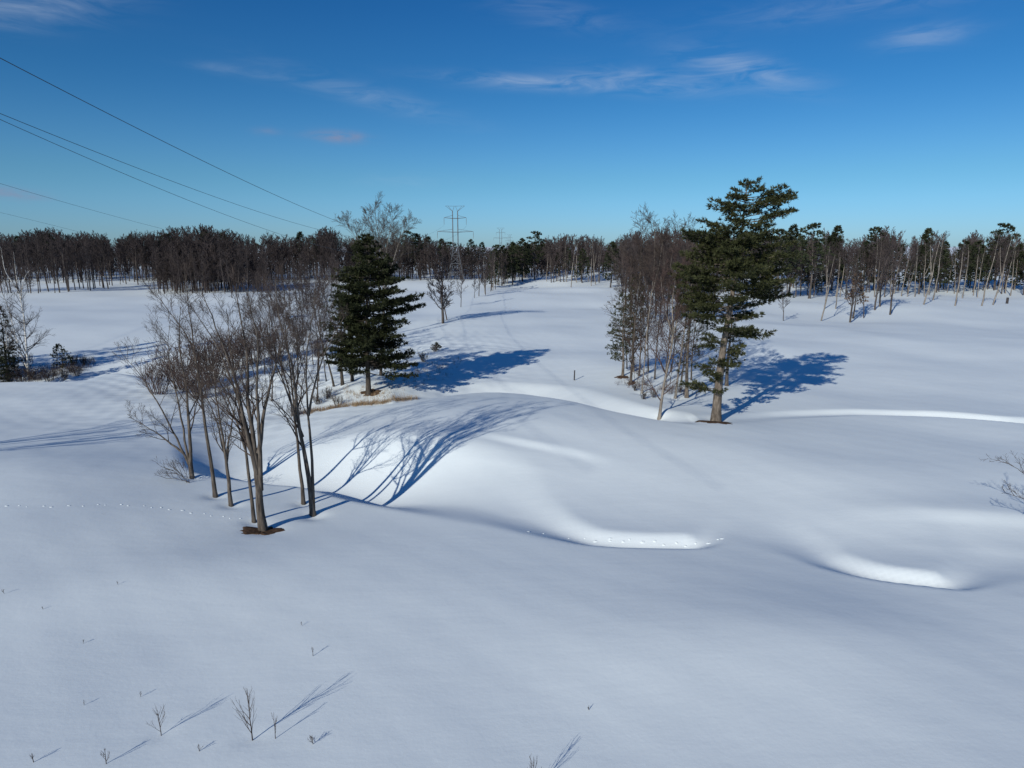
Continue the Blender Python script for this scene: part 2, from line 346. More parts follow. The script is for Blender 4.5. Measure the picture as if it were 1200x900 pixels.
def stem_tree(name, label, u, v, stems, r0, seed, cat='tree', group=None, bark='bark', twig='twig', K=3, limbs=15, spread=.62, t0=.32, lfac=.34,
              up=.10, kids=(7, 6, 4), loc=None, k=None, flare=1.35, depth=.25, lmin=.5, rmin=.0068, crown='crown', gather=1.0):
    """stems: list of lists of (du, dv_up) pixel offsets at the tree's distance, first one the main trunk"""
    rng = random.Random(seed)
    if loc is None: loc, dist = G(u, v); k = dist / FPX
    root = empty(name, loc); tag(root, label, cat, group)
    tr, cw = TB(), TB(); r0 *= .86
    for si, st in enumerate(stems):
        fr = 1 if si == 0 else .62
        dz = 0 if si == 0 else rng.uniform(-depth, depth)
        P = []
        for q, (du, dv) in enumerate(st):
            P.append((du * gather * k, dz * dv * k * .6 * (q / max(1, len(st) - 1)) + (rng.uniform(-.1, .1) if q else 0), dv * k))
        if si == 0: P[0] = (P[0][0], P[0][1], -.35)
        n = 16; C = catmull(P, n)
        hh = max(p[1] for p in st) * k
        rad = []; off = st[0][1] / max(1, max(p[1] for p in stems[0]))
        for q in range(n + 1):
            tt = q / n; r_ = r0 * fr * (1 - off * .6) * (1 - .94 * tt ** .62)
            if si == 0 and q == 0: r_ *= flare
            if si == 0 and q == 1: r_ *= 1.08
            rad.append(max(r_, .013))
        pts = [tuple(c) for c in C]
        for q in range(2, n): pts[q] = (pts[q][0] + rng.gauss(0, .018), pts[q][1] + rng.gauss(0, .025), pts[q][2])
        tr.add(pts, rad, 10 if r0 > .1 else 6)
        L = sum(math.dist(pts[q], pts[q + 1]) for q in range(n))
        nl = limbs if si == 0 else int(limbs * .7)
        for c in range(nl):
            t_ = t0 + (1 - t0) * (c + rng.random()) / nl
            if t_ * L * 1.0 < .4: continue
            f = min(t_, .999) * n; i = int(f); g = f - i
            s = tuple(pts[i][z] + (pts[i + 1][z] - pts[i][z]) * g for z in range(3))
            dd = norm(tuple(pts[i + 1][z] - pts[i][z] for z in range(3)))
            cd_ = side(rng, dd, spread * rng.uniform(.7, 1.3))
            if cd_[2] < .1: cd_ = norm((cd_[0], cd_[1], .15 + abs(cd_[2])))
            ll = (L * lfac * (1.2 - t_) + lmin) * rng.uniform(.6, 1.2)
            grow(rng, cw, s, cd_, ll, max(rad[i] * .5, .016), 1, K, up * .55, .11, (0,) + kids, (0, .6, .75, .85), (0, .5, .52, .5), (6, 6, 4, 3), rmin)
    obj('trunk', tr.mesh('trunk', M[bark]), root); obj(crown, cw.mesh(crown, M[twig]), root)
    return root

# ------------------------------------------------------------------ conifers
def tufts(rng, C, D, L, k, w, spread):
    """little sprays of needles: k slim triangles each"""
    C = np.repeat(C, k, 0); D = np.repeat(D, k, 0); L = np.repeat(L, k)
    n = len(C)
    d = D + rng.normal(0, spread, (n, 3)); d[:, 2] += .15; d /= np.linalg.norm(d, axis=1, keepdims=True)
    s = np.cross(d, rng.normal(0, 1, (n, 3))); s /= np.linalg.norm(s, axis=1, keepdims=True) + 1e-9
    ll = (L * rng.uniform(.6, 1.15, n))[:, None]
    V = np.stack([C - s * w, C + s * w, C + d * ll * .55 + s * w * 1.2, C + d * ll, C + d * ll * .55 - s * w * 1.2], 1).reshape(-1, 3)
    b_ = np.arange(n)[:, None] * 5
    return V, np.concatenate([b_ + np.array([[0, 1, 2]]), b_ + np.array([[0, 2, 4]]), b_ + np.array([[4, 2, 3]])])
def conifer_mesh(seed, H, r0, prof, h0, nb, tlen=.3, tk=7, tw=.018, tstep=.28, el0=.1, curve=.35, lean=(0, 0), lat=.42, spread=.55, twist=.1, extra=(), trunk_sides=10, bark='pinebark', leaf='needle', branch_r=.018, tstart=.3, keep=None):
    rng = np.random.RandomState(seed)
    hs_ = [p[0] for p in prof]; Ls = [p[1] for p in prof]; Rs = [p[2] for p in prof]
    tb = TB(); n = 18
    def axis_pt(h):
        return np.array([lean[0] * h ** 1.1 + twist * math.sin(h * 7 + seed), lean[1] * h + twist * math.cos(h * 5 + seed), h * H])
    pts = [tuple(axis_pt(q / n)) for q in range(n + 1)]; pts[0] = (pts[0][0], pts[0][1], -.4)
    tb.add(pts, [max(r0 * (1 - (q / n) ** .85 * .96) * (1.3 if q == 0 else 1), .015) for q in range(n + 1)], trunk_sides)
    Cs, Ds, Ll = [], [], []
    brs = []
    for c in range(nb):
        h = h0 + (1 - h0) * ((c + rng.rand()) / nb) ** .95 * .985
        brs.append((h, rng.uniform(0, 2 * math.pi), rng.uniform(.62, 1.06), None))
    for e in extra: brs.append(e)
    for (h, az_, f, forced) in brs:
        if keep and not forced and rng.rand() > np.interp(h, [z_[0] for z_ in keep], [z_[1] for z_ in keep]): continue
        ext = forced if forced else (np.interp(h, hs_, Rs) * (1 + math.cos(az_)) / 2 + np.interp(h, hs_, Ls) * (1 - math.cos(az_)) / 2) * f
        if ext < .12: continue
        e0 = el0 + .5 * max(0, h - .7) + rng.uniform(-.12, .12)
        p = axis_pt(h); d = np.array([math.cos(az_) * math.cos(e0), math.sin(az_) * math.cos(e0), math.sin(e0)])
        m = 6; bp_ = [p]; q = p
        for i in range(m):
            tt = (i + 1) / m
            dd = d.copy(); dd[2] += curve * (tt - .35) + rng.normal(0, .06); dd[0] += rng.normal(0, .07); dd[1] += rng.normal(0, .07)
            dd /= np.linalg.norm(dd); q = q + dd * ext / m; bp_.append(q)
        rb = max(branch_r * ext ** .7, .01)
        tb.add([tuple(z) for z in bp_], [rb * (1 - .8 * i / m) for i in range(m + 1)], 4 if trunk_sides > 6 else 3)
        B = np.array(bp_)
        # side twigs
        ns = max(3, int(ext * 3.2 / (tstep / .28)))
        for s_ in range(ns):
            t_ = tstart + (1 - tstart) * (s_ + rng.rand()) / ns; f_ = min(t_ * m, m - .001); i = int(f_); g = f_ - i
            s0 = B[i] + (B[i + 1] - B[i]) * g; dd = B[i + 1] - B[i]; dd = dd / np.linalg.norm(dd)
            sgn = 1 if rng.rand() < .5 else -1; an = rng.uniform(.5, 1.15) * sgn
            ld = np.array([dd[0] * math.cos(an) - dd[1] * math.sin(an), dd[0] * math.sin(an) + dd[1] * math.cos(an), dd[2] + rng.normal(.08, .16)])
            ld /= np.linalg.norm(ld); tl = (ext * lat * (1.12 - t_) + .22) * rng.uniform(.6, 1.2)
            nt_ = max(1, int(tl / tstep)); aa = (np.arange(nt_) + rng.rand(nt_)) / nt_
            C = s0 + ld * (aa * tl)[:, None] + rng.normal(0, tlen * .18, (nt_, 3))
            Cs.append(C); Ds.append(np.repeat(ld[None], nt_, 0)); Ll.append(np.full(nt_, tlen))
        e_n = 3; Cs.append(np.repeat(B[-1][None], e_n, 0) + rng.normal(0, tlen * .2, (e_n, 3))); dd = B[-1] - B[-2]; Ds.append(np.repeat((dd / np.linalg.norm(dd))[None], e_n, 0)); Ll.append(np.full(e_n, tlen))
    top = axis_pt(1.0); Cs.append(np.repeat(top[None], 8, 0) - np.array([0, 0, 1]) * rng.rand(8, 1) * H * .05); Ds.append(np.repeat(np.array([[0, 0, 1.]]), 8, 0)); Ll.append(np.full(8, tlen))
    V, F = tufts(rng, np.concatenate(Cs), np.concatenate(Ds), np.concatenate(Ll), tk, tw, spread)
    return tb.mesh('trunk', M[bark]), mesh_np('needles', V, [F], M[leaf], smooth=False), len(F)
def conifer(name, label, u, v, H, group=None, loc=None, cat='conifer', top=None, **kw):
    if loc is None: loc, _ = G(u, v)
    if top:
        d = pix_dir(u, top); H = CAM_H + d[2] / d[1] * loc[1] - loc[2]
    root = empty(name, loc); tag(root, label, cat, group)
    a_, b_, n = conifer_mesh(H=H, **kw)
    obj('trunk', a_, root); obj('crown', b_, root)
    return root
def copy_tree(src, loc, rz, s, label=None, group=None, cat=None):
    r = src.copy(); COL.objects.link(r); r.location = loc; r.rotation_euler = (0, 0, rz); r.scale = (s, s, s)
    tag(r, label, cat, group)
    for ch in src.children:
        c = ch.copy(); COL.objects.link(c); c.parent = r
    return r
def cone_prof(w, pw=.8, low=.75):
    return [(h, w * min(1, ((1 - h) / (1 - .12)) ** pw + .02) * (low + (1 - low) * min(1, h / .3)), w * min(1, ((1 - h) / (1 - .12)) ** pw + .02) * (low + (1 - low) * min(1, h / .3))) for h in np.linspace(0, 1, 14)]

# ================================================================== near bare trees
g_near = 'bare trees on the rim of the creek bank'
stem_tree('bare_tree', 'forked bare tree with thick grey trunk rising from brown soil, nearest of its clump', 309, 624,
    [[(0, 0), (-2, 40), (-4, 90), (-8, 150), (-4, 210), (-14, 285)], [(-2, 62), (-12, 110), (-28, 160), (-52, 215), (-92, 262)],
     [(-3, 70), (-14, 130), (-24, 190), (-40, 240), (-52, 285)], [(0, 50), (6, 110), (12, 170), (24, 225), (22, 280)], [(2, 95), (14, 150), (30, 200), (44, 240)]],
    .33, 1, group=g_near, gather=.8, limbs=13, lfac=.26, t0=.28, depth=.25)
stem_tree('bare_tree', 'slim straight bare tree standing just behind the forked tree with the soil ring', 298, 613,
    [[(0, 0), (-3, 60), (-8, 130), (-12, 200), (-14, 250)], [(-5, 90), (-20, 140), (-42, 185), (-60, 215)]], .15, 2, group=g_near, gather=.8, limbs=12, lfac=.24)
stem_tree('bare_tree', 'short spreading bare tree left of the forked tree with the soil ring', 271, 594,
    [[(0, 0), (-1, 45), (-4, 95), (-8, 140), (-6, 185)], [(-1, 50), (-12, 95), (-30, 130), (-44, 150)], [(-1, 60), (10, 100), (20, 140), (30, 165)]], .17, 3, group=g_near, gather=.8, limbs=13, lfac=.34, t0=.25)
stem_tree('bare_tree', 'tall straight bare tree with one main stem reaching above the shrubs behind it', 253, 584,
    [[(0, 0), (-4, 70), (-8, 140), (-12, 200), (-14, 262)], [(-7, 140), (-22, 185), (-52, 220), (-78, 245)]], .17, 4, group=g_near, gather=.8, limbs=18, lfac=.27)
stem_tree('bare_tree', 'leftmost bare tree of the bank clump with two stems and a long limb leaning left', 225, 562,
    [[(0, 0), (2, 50), (4, 100), (0, 160), (6, 200)], [(-1, 6), (-6, 60), (-12, 110), (-18, 150), (-12, 185)], [(-1, 14), (-16, 48), (-40, 92), (-66, 128), (-84, 145)], [(-8, 30), (-30, 46), (-56, 62), (-80, 74)]],
    .19, 5, group=g_near, gather=.8, limbs=14, lfac=.34, t0=.25, spread=.7)
stem_tree('bare_tree', 'slender bare tree right behind the twin stemmed tree on the bank', 356, 592,
    [[(0, 0), (-3, 60), (-6, 120), (-8, 180), (-14, 250)], [(-4, 95), (-16, 150), (-34, 200), (-48, 235)], [(-5, 110), (6, 160), (12, 210), (22, 245)]], .16, 6, group=g_near, gather=.8, limbs=14, lfac=.26)
stem_tree('bare_tree', 'twin stemmed bare tree at the right end of the bank clump', 367, 606,
    [[(0, 0), (-3, 50), (-12, 110), (-16, 170), (-28, 225), (-32, 272)], [(1, 8), (3, 70), (2, 130), (6, 190), (20, 240), (26, 272)], [(-8, 95), (-24, 150), (-42, 200), (-64, 240)], [(2, 120), (16, 165), (36, 205), (54, 230)]],
    .22, 7, group=g_near, gather=.8, limbs=14, lfac=.26, t0=.3)
stem_tree('bare_bush', 'low bare bush of thin twigs on the snow left of the bank clump', 222, 566, [[(0, 0), (-8, 10), (-18, 18)], [(0, 0), (-14, 4), (-26, 6)], [(0, 0), (-4, 14), (-8, 26)], [(0, 0), (-14, 12), (-30, 18)]],
    .03, 8, cat='bush', limbs=7, lfac=.5, t0=.2, kids=(4, 3, 2))
# trees left of the frame whose tops and shadows lie in the picture
for q, (x, y, H_, sd_) in enumerate([(-44.5, 37.5, 13.5, 11), (-47, 40.5, 12, 12)]):
    k_ = .05; p = Vector((x, y, gz(x, y)))
    stem_tree('bare_tree', ['bare tree left of the view casting long branching shadows on the snow', 'second bare tree left of the view, farther out'][q], 0, 0,
        [[(0, 0), (-3, H_ * 5), (4, H_ * 12), (0, H_ * 20)], [(0, 12), (-18, 90), (-40, 170), (-52, 240)], [(0, 30), (20, 100), (34, 170), (30, 235)], [(0, 20), (-5, 90), (-16, 160), (-10, 220)]],
        .34, sd_, loc=p, k=k_, limbs=10, lfac=.24, depth=.5)
# trees on the creek slope behind, in front of the fir
g_slope = 'thin bare trees on the creek slope'
for q, (u, v, st, r_, sd_, lb) in enumerate([
    (392, 453, [[(0, 0), (-6, 30), (-14, 62), (-20, 95), (-34, 130)], [(-8, 40), (-2, 70), (4, 100)]], .16, 21, 'leaning dark bare tree on the slope left of the big fir'),
    (372, 470, [[(0, 0), (2, 40), (8, 80), (6, 125)], [(0, 14), (-14, 50), (-26, 90)]], .12, 22, 'bare tree with forked stem on the creek slope behind the twin stemmed tree'),
    (346, 482, [[(0, 0), (-3, 40), (2, 80), (-6, 130)], [(-1, 30), (12, 70), (22, 110)]], .12, 23, 'bare tree on the creek slope left of the leaning dark tree, low down'),
    (318, 470, [[(0, 0), (4, 40), (0, 80), (8, 118)], [(1, 30), (-14, 65), (-20, 95)]], .11, 24, 'bare tree among the reddish shrubs in the creek hollow'),
    (412, 440, [[(0, 0), (-10, 40), (-20, 70), (-30, 100)], [(-4, 20), (6, 60), (4, 90)]], .12, 25, 'bare tree leaning left beside the foot of the big fir')]):
    stem_tree('bare_tree', lb, u, v, st, r_, sd_, group=g_slope, limbs=16, lfac=.34, kids=(5, 4, 2), rmin=.01, bark='darkbark' if q in (0, 4) else 'bark', twig='fartwig')
rq = random.Random(9)
for q in range(17):
    u = 300 + 106 * (q + rq.random()) / 17; v = 446 - 62 * rq.random() + (u - 350) * .12; h = rq.uniform(70, 105) * (v - 288) / 130
    stem_tree('bare_tree', 'slim dark bare tree in the loose grove between the forked tree and the big fir', u, v,
        [[(0, 0), (rq.uniform(-3, 3), h * .35), (rq.uniform(-6, 6), h * .7), (rq.uniform(-9, 9), h)], [(0, h * .25), (rq.uniform(-12, 12), h * .6), (rq.uniform(-18, 18), h * .9)]],
        rq.uniform(.09, .15), 500 + q, group='slim bare trees of the loose grove', limbs=16, lfac=.32, kids=(6, 4, 2), rmin=.012, bark='darkbark' if q % 2 else 'bark', twig='fartwig')
# big pale bare tree behind the fir, birch on the left bank
stem_tree('bare_tree', 'large round crowned pale bare tree showing above and behind the big fir', 448, 392,
    [[(0, 0), (4, 45), (2, 95), (-4, 145)], [(3, 40), (-10, 80), (-24, 110), (-34, 128)], [(3, 45), (16, 85), (26, 112), (36, 128)], [(3, 60), (-4, 100), (-14, 138)], [(3, 60), (10, 105), (18, 140)]],
    .3, 31, bark='palebark', twig='bark', limbs=30, lfac=.26, kids=(8, 6, 4), rmin=.017, lmin=1.2)
stem_tree('white_birch', 'white barked birch with forked top on the left bank', 34, 441,
    [[(0, 0), (2, 30), (4, 70), (2, 110), (2, 142)], [(3, 96), (-6, 120), (-2, 145), (1, 150)], [(3, 88), (14, 112), (26, 122)], [(0, 2), (-7, 40), (-9, 90), (-20, 128)]],
    .25, 32, bark='birch', twig='fartwig', limbs=30, lfac=.25, t0=.15, spread=.9, rmin=.011)
stem_tree('white_birch', 'white birch trunk leaning right out of the dark spruces at the left edge', -8, 446, [[(0, 0), (12, 22), (24, 44), (36, 72)], [(22, 40), (26, 60), (24, 82)]], .15, 33, bark='birch', limbs=10, lfac=.3, rmin=.011)
stem_tree('white_birch', 'thin birch leaning left at the left edge above the brush', 6, 425, [[(0, 0), (4, 22), (10, 40), (14, 60)]], .09, 34, bark='birch', limbs=8, lfac=.3, rmin=.011)
# shrub whose branch tips reach in from the right edge
stem_tree('bare_tree', 'bare branches of a small tree reaching in at the right edge of the view', 1238, 640,
    [[(0, 0), (-4, 40), (-6, 80), (4, 120)], [(0, 20), (-22, 60), (-44, 84), (-66, 98)], [(0, 16), (-24, 40), (-44, 56), (-72, 66)], [(0, 30), (-20, 74), (-36, 100), (-56, 118)], [(0, 10), (24, 60), (40, 90)]],
    .1, 35, limbs=8, lfac=.3, t0=.3, rmin=.007, kids=(5, 4, 3))

# ================================================================== conifers in the middle ground
g_mid = 'conifers of the middle ground'
conifer('white_pine', 'tall white pine with flat topped wind swept crown standing on a ring of brown soil', 838, 494, 22.6, cat='pine', top=210, seed=3, r0=.42, h0=.12, nb=300, keep=[(0, .3), (.2, .4), (.3, .55), (.45, .6), (.5, .78), (.76, .85), (.8, .55), (1, .6)],
    prof=[(.10, 2.6, .7), (.14, 3.2, .7), (.17, .8, .9), (.22, 1.5, 1.5), (.26, 1.2, 1.6), (.33, 2.0, 2.2), (.38, 2.2, 2.4), (.42, 3.2, 3.2), (.46, 4.0, 3.8), (.52, 4.9, 4.5), (.6, 5.5, 5.0), (.68, 5.5, 5.0), (.75, 4.8, 3.9), (.80, 4.0, 2.6), (.83, 2.2, 1.6), (.9, 2.0, 2.0), (.95, 1.0, 2.0), (1, .4, .8)],
    tlen=.34, tk=9, tw=.02, tstep=.19, el0=.02, curve=.32, lean=(1.6, .3), lat=.38, spread=.5, twist=.14,
    extra=[(.13, 3.1, 1, 3.2), (.135, 2.7, 1, 2.6), (.15, 3.5, 1, 2.4), (.14, 4.4, 1, 1.6), (.235, 3.0, 1, 2.0), (.24, .2, 1, 1.7), (.37, .15, 1, 4.2), (.365, .5, 1, 3.6),
           (.76, 3.2, 1, 4.9), (.755, 2.9, 1, 4.5), (.77, 3.5, 1, 4.0), (.84, .05, 1, 4.2), (.83, -.2, 1, 4.0), (.85, .3, 1, 3.6), (.90, 0, 1, 4.0), (.91, .25, 1, 4.2), (.90, -.3, 1, 3.7), (.92, 0.1, 1, 3.6), (.93, -.1, 1, 3.2), (.88, 3.2, 1, 2.8), (.9, 3.0, 1, 2.6), (.89, 3.5, 1, 2.4), (.95, .6, 1, 2.0)])
conifer('conifer', 'big dense dark green fir with ragged right side standing alone by the creek slope', 431, 463, 18.2, cat='fir', top=275, seed=8, r0=.3, h0=.14, nb=250,
    prof=[(.14, 3.2, 5.4), (.2, 4.0, 6.1), (.25, 4.6, 4.8), (.33, 4.0, 5.5), (.42, 3.7, 4.9), (.48, 3.4, 5.6), (.55, 3.3, 6.8), (.6, 3.4, 5.2), (.66, 3.5, 5.1), (.75, 3.3, 4.2), (.85, 2.3, 2.4), (.92, 1.5, 1.4), (.97, .8, .7), (1, .25, .2)],
    tlen=.34, tk=8, tw=.026, tstep=.19, el0=.0, curve=.30, lean=(.7, 0), lat=.34, spread=.55, leaf='firneedle', bark='darkbark')
for q, (u, v, H_, lb, sd_) in enumerate([(402, 451, 10.5, 'slim conifer under the left skirt of the big fir, with bare lower trunk', 41), (414, 447, 12, 'slim conifer close behind the trunk of the big fir', 42), (447, 440, 8.5, 'slim conifer behind the big fir, right of its trunk', 43)]):
    conifer('conifer', lb, u, v, H_, group='slim conifers behind the big fir', seed=sd_, r0=.2, h0=.36, nb=80, prof=[(.3, 2.2, 2.0), (.5, 2.5, 2.1), (.8, 1.6, 1.5), (1, .3, .3)], tlen=.28, tk=6, tw=.022, tstep=.26, leaf='firneedle', bark='darkbark')
# island of trees left of the pine
conifer('conifer', 'ragged conifer with browning lower branches at the left end of the tree island', 729, 441, 9.6, group=g_mid, seed=51, r0=.17, h0=.16, nb=130,
    prof=[(.12, 1.5, 1.3), (.3, 2.0, 1.5), (.5, 1.7, 1.4), (.75, 1.4, 1.4), (1, .5, .5)], tlen=.26, tk=6, tw=.018, tstep=.24, curve=.25)
conifer('conifer', 'ragged dark conifer in the middle of the tree island behind the pale thin trunks', 741, 436, 11.5, group=g_mid, seed=52, r0=.17, h0=.2, nb=120,
    prof=[(.2, 1.6, 1.4), (.5, 1.8, 1.6), (.8, 1.2, 1.1), (1, .2, .2)], tlen=.26, tk=6, tw=.018, tstep=.26)
conifer('conifer', 'slender dark conifer standing just left of the tall pine', 804, 466, 13.5, group=g_mid, seed=53, r0=.2, h0=.18, nb=66,
    prof=[(.15, 1.2, 1.0), (.3, 1.1, 1.5), (.6, 2.4, 2.4), (.8, 2.4, 2.4), (1, .7, .5)], tlen=.28, tk=6, tw=.018, tstep=.26, leaf='needle')
conifer('conifer', 'dark conifer behind the tall pine, mostly hidden by its trunk', 852, 452, 11.5, group=g_mid, seed=54, r0=.2, h0=.2, nb=60,
    prof=[(.15, 1.4, 1.6), (.4, 1.8, 2.2), (.8, 2.0, 2.0), (1, .4, .4)], tlen=.28, tk=6, tw=.018, tstep=.28, leaf='needle')
g_isl = 'bare trees of the tree island'
for q, (u, v, st, r_, bk, sd_, lb) in enumerate([
    (772, 492, [[(0, 0), (5, 45), (12, 95), (10, 140), (14, 180)], [(10, 90), (18, 125), (22, 155)], [(11, 100), (0, 135), (-4, 165)]], .20, 'palebark', 61, 'pale bare tree standing forward of the tree island, left of the pine'),
    (739, 450, [[(0, 0), (2, 60), (6, 110), (8, 160)], [(3, 70), (-4, 110), (-6, 145)]], .20, 'bark', 62, 'thick trunked bare tree at the left of the tree island'),
    (752, 462, [[(0, 0), (3, 70), (6, 110), (9, 160), (6, 196)], [(6, 110), (14, 150), (16, 180)]], .10, 'palebark', 63, 'thin whitish bare tree with an open top above the tree island'),
    (749, 441, [[(0, 0), (0, 60), (-4, 120), (-2, 178)]], .13, 'bark', 64, 'bare tree second from the left among the island trunks'),
    (767, 445, [[(0, 0), (2, 60), (6, 110), (2, 170)]], .12, 'bark', 65, 'bare tree behind the pale forward tree of the island'),
    (791, 468, [[(0, 0), (4, 50), (10, 110), (14, 150), (16, 178)], [(8, 90), (22, 130), (30, 170)]], .16, 'palebark', 66, 'pale bare tree between the forward tree and the slender conifer'),
    (779, 448, [[(0, 0), (3, 60), (0, 120), (4, 175)]], .12, 'bark', 67, 'bare tree in the thick of the island, brown stemmed'),
    (760, 436, [[(0, 0), (-2, 50), (4, 110), (8, 165)]], .12, 'bark', 68, 'bare tree at the back of the island'),
    (798, 448, [[(0, 0), (4, 50), (8, 110), (4, 180)]], .13, 'bark', 69, 'bare tree at the back of the island beside the slender conifer'),
    (786, 436, [[(0, 0), (4, 50), (2, 110), (0, 158)]], .12, 'bark', 70, 'bare tree at the rear right of the island'),
    (735, 432, [[(0, 0), (-4, 40), (-12, 80), (-8, 140)]], .11, 'bark', 71, 'bare tree leaning left at the rear left of the island'),
    (810, 446, [[(0, 0), (0, 50), (6, 100), (2, 150)]], .12, 'bark', 72, 'bare tree behind the slender conifer'),
    (745, 455, [[(0, 0), (-4, 30), (-10, 62)], [(0, 2), (4, 24), (10, 48)]], .04, 'bark', 73, 'young bare sapling at the foot of the thick trunked island tree')]):
    stem_tree('bare_tree', lb, u, v, st, r_, sd_, group=g_isl, bark=bk, twig='twig' if q % 3 else 'redtwig', limbs=28 if q < 12 else 8, lfac=.13, lmin=1.2, t0=.14, spread=.8, kids=(7, 6, 3), rmin=.012, depth=.1)

# ================================================================== soil rings, post
def soil_ring(u, v, r, seed):
    rng = np.random.RandomState(seed); c, _ = G(u, v); n, m = 40, 7; V = []; F = []
    for q in range(m + 1):
        for a_ in range(n):
            th = a_ * 2 * math.pi / n; rr = r * q / m * (.86 + .2 * math.sin(2 * th + seed) + .12 * math.sin(5 * th) + .08 * math.sin(11 * th + seed) + (rng.normal(0, .09) if q == m else 0))
            x, y = c[0] + rr * 1.15 * math.cos(th), c[1] + rr * math.sin(th)
            V.append((x, y, gz(x, y) + .05 * (1 - (q / m) ** 2) - (.03 if q == m else -.02) + rng.normal(0, .012)))
    for q in range(m):
        for a_ in range(n): F.append((q * n + a_, q * n + (a_ + 1) % n, (q + 1) * n + (a_ + 1) % n, (q + 1) * n + a_))
    tag(obj('soil_patch', mesh_np('soil_patch', np.array(V), [np.array(F)], M['soil'])), kind='structure')
soil_ring(307, 624, .95, 1); soil_ring(838, 495, 1.25, 2); soil_ring(435, 461, 1.1, 3); soil_ring(729, 442, .9, 4); soil_ring(740, 450, .6, 5)
def tube_obj(name, pts, rad, sides, mat, parent=None):
    tb = TB(); tb.add(pts, rad, sides); return obj(name, tb.mesh(name, mat), parent)
p, _ = G(673, 446)
root = empty('marker_post', p); tag(root, 'short dark marker post standing alone in the snow of the fairway', 'post')
tube_obj('post_shaft', [(0, 0, -.2), (0, 0, .4), (.01, 0, .8), (.02, 0, 1.15)], [.075, .075, .07, .07], 8, M['post'], root)
tube_obj('post_cap', [(.02, 0, 1.15), (.02, 0, 1.19), (.02, 0, 1.22)], [.085, .085, .03], 8, M['steel'], root)
p, _ = G(1180, 356)
root = empty('marker_post', p); tag(root, 'tiny dark marker post far off by the trees on the right', 'post')
tube_obj('post_shaft', [(0, 0, -.2), (0, 0, .9), (0, 0, 1.6)], [.3, .3, .28], 8, M['post'], root)

# ================================================================== shrubs
def shrub_mesh(seed, Rr, Hh, stems=34, K=3, rmin=.012, kids=(5, 4, 3), up=.1):
    rng = random.Random(seed); tb = TB()
    for q in range(stems):
        a_ = rng.uniform(0, 6.283); sp = rng.uniform(0, .75); r_ = rng.uniform(0, .25) * Rr
        d = norm((math.cos(a_) * sp * Rr / Hh, math.sin(a_) * sp * Rr / Hh, 1))
        grow(rng, tb, (math.cos(a_) * r_, math.sin(a_) * r_, -.1), d, Hh * rng.uniform(.7, 1.02), .025, 1, K, up, .14, (0,) + kids, (0, .5, .6, .7), (0, .42, .5, .5), (5, 5, 3, 2), rmin)
    return tb
shr = [shrub_mesh(100 + q, [2.6, 2.2, 3.0][q], [2.9, 3.2, 2.6][q]).mesh('stems', M['redtwig']) for q in range(3)]
g_shr = 'reddish shrubs in the creek hollow'
def shrub(q, u, v, s, label, group=g_shr, flat=1.0, m=None):
    p, _ = G(u, v); r = empty('willow_shrub', p, q * 1.3, s); r.scale = (s, s, s * flat); tag(r, label, 'shrub', group)
    o = obj('stems', m or shr[q % 3], r); return r
for q, (u, v, s, lb) in enumerate([
    (214, 456, 1.9, 'rounded reddish shrub behind the leftmost bank tree'), (248, 450, 2.0, 'large reddish shrub in the creek hollow behind the tall straight tree'),
    (232, 466, 1.4, 'reddish shrub low in the hollow, nearest of its thicket'), (186, 462, 1.35, 'reddish shrub at the left end of the thicket'), (274, 434, 1.8, 'reddish shrub right of the large one, farther up the hollow'),
    (298, 426, 1.7, 'reddish shrub seen between the stems of the forked tree'), (322, 420, 1.5, 'reddish shrub right of the forked tree, at middle distance'),
    (352, 405, 1.3, 'reddish shrub far up the hollow left of the big fir'), (325, 372, 1.5, 'rounded reddish shrub near the far end of the hollow'), (305, 396, 1.0, 'small reddish shrub in the snow of the hollow'),
    (372, 418, 1.0, 'small reddish shrub just left of the big fir')]):
    shrub(q, u, v, s, lb)
grey = [shrub_mesh(120 + q, 1.6, 1.6, 26, 3, .012, (4, 3, 2)).mesh('stems', M['twig']) for q in range(2)]
for q, (u, v, s, lb) in enumerate([(8, 446, 1.1, 'brown brush at the left edge on the creek bank'), (24, 447, 1.2, 'brown brush under the white birch'), (42, 445, 1.1, 'brown brush right of the white birch'),
    (58, 447, 1.0, 'brown brush in front of the little fir'), (74, 446, .9, 'brown brush below the little fir, on its right'), (90, 441, .85, 'brown brush at the right end of the left bank'), (100, 428, .8, 'small grey shrub beyond the right end of the left bank'),
    (88, 426, .8, 'small grey shrub right of the little fir'), (16, 432, 1.4, 'tall brown brush behind the left edge birches'), (32, 430, 1.1, 'brush behind the white birch'),
    (384, 468, .8, 'small bush on the slope left of the brown soil ring of the fir'), (372, 474, .7, 'small bush low on the slope left of the fir'), (497, 424, .9, 'small bush at the right of the fir by its shadow'), (510, 412, .7, 'tiny bush beyond the right side of the fir'),
    (342, 488, .8, 'small bush in the creek behind the twin stemmed tree'), (396, 476, .7, 'small bush at the weedy edge below the fir')]):
    shrub(q, u, v, s, lb, 'small brown bushes along the creek', m=grey[q % 2])
for q, (u, v, s, lb) in enumerate([(754, 468, .5, 'sparse young brush at the front of the tree island'), (766, 466, .55, 'sparse young brush beside the forward island tree'), (745, 458, .45, 'sparse brush by the thick island trunk'), (796, 460, .5, 'sparse brush left of the pine')]):
    shrub(q, u, v, s, lb, 'young brush under the tree island', m=grey[q % 2])
conifer('conifer', 'little round fir standing on the left bank beside the dark shadow', 73, 432, 3.4, seed=81, r0=.08, h0=.04, nb=60, prof=[(0, 1.5, 1.5), (.4, 1.3, 1.2), (.8, .6, .6), (1, .1, .1)], tlen=.24, tk=6, tw=.02, tstep=.22, leaf='firneedle', bark='darkbark')
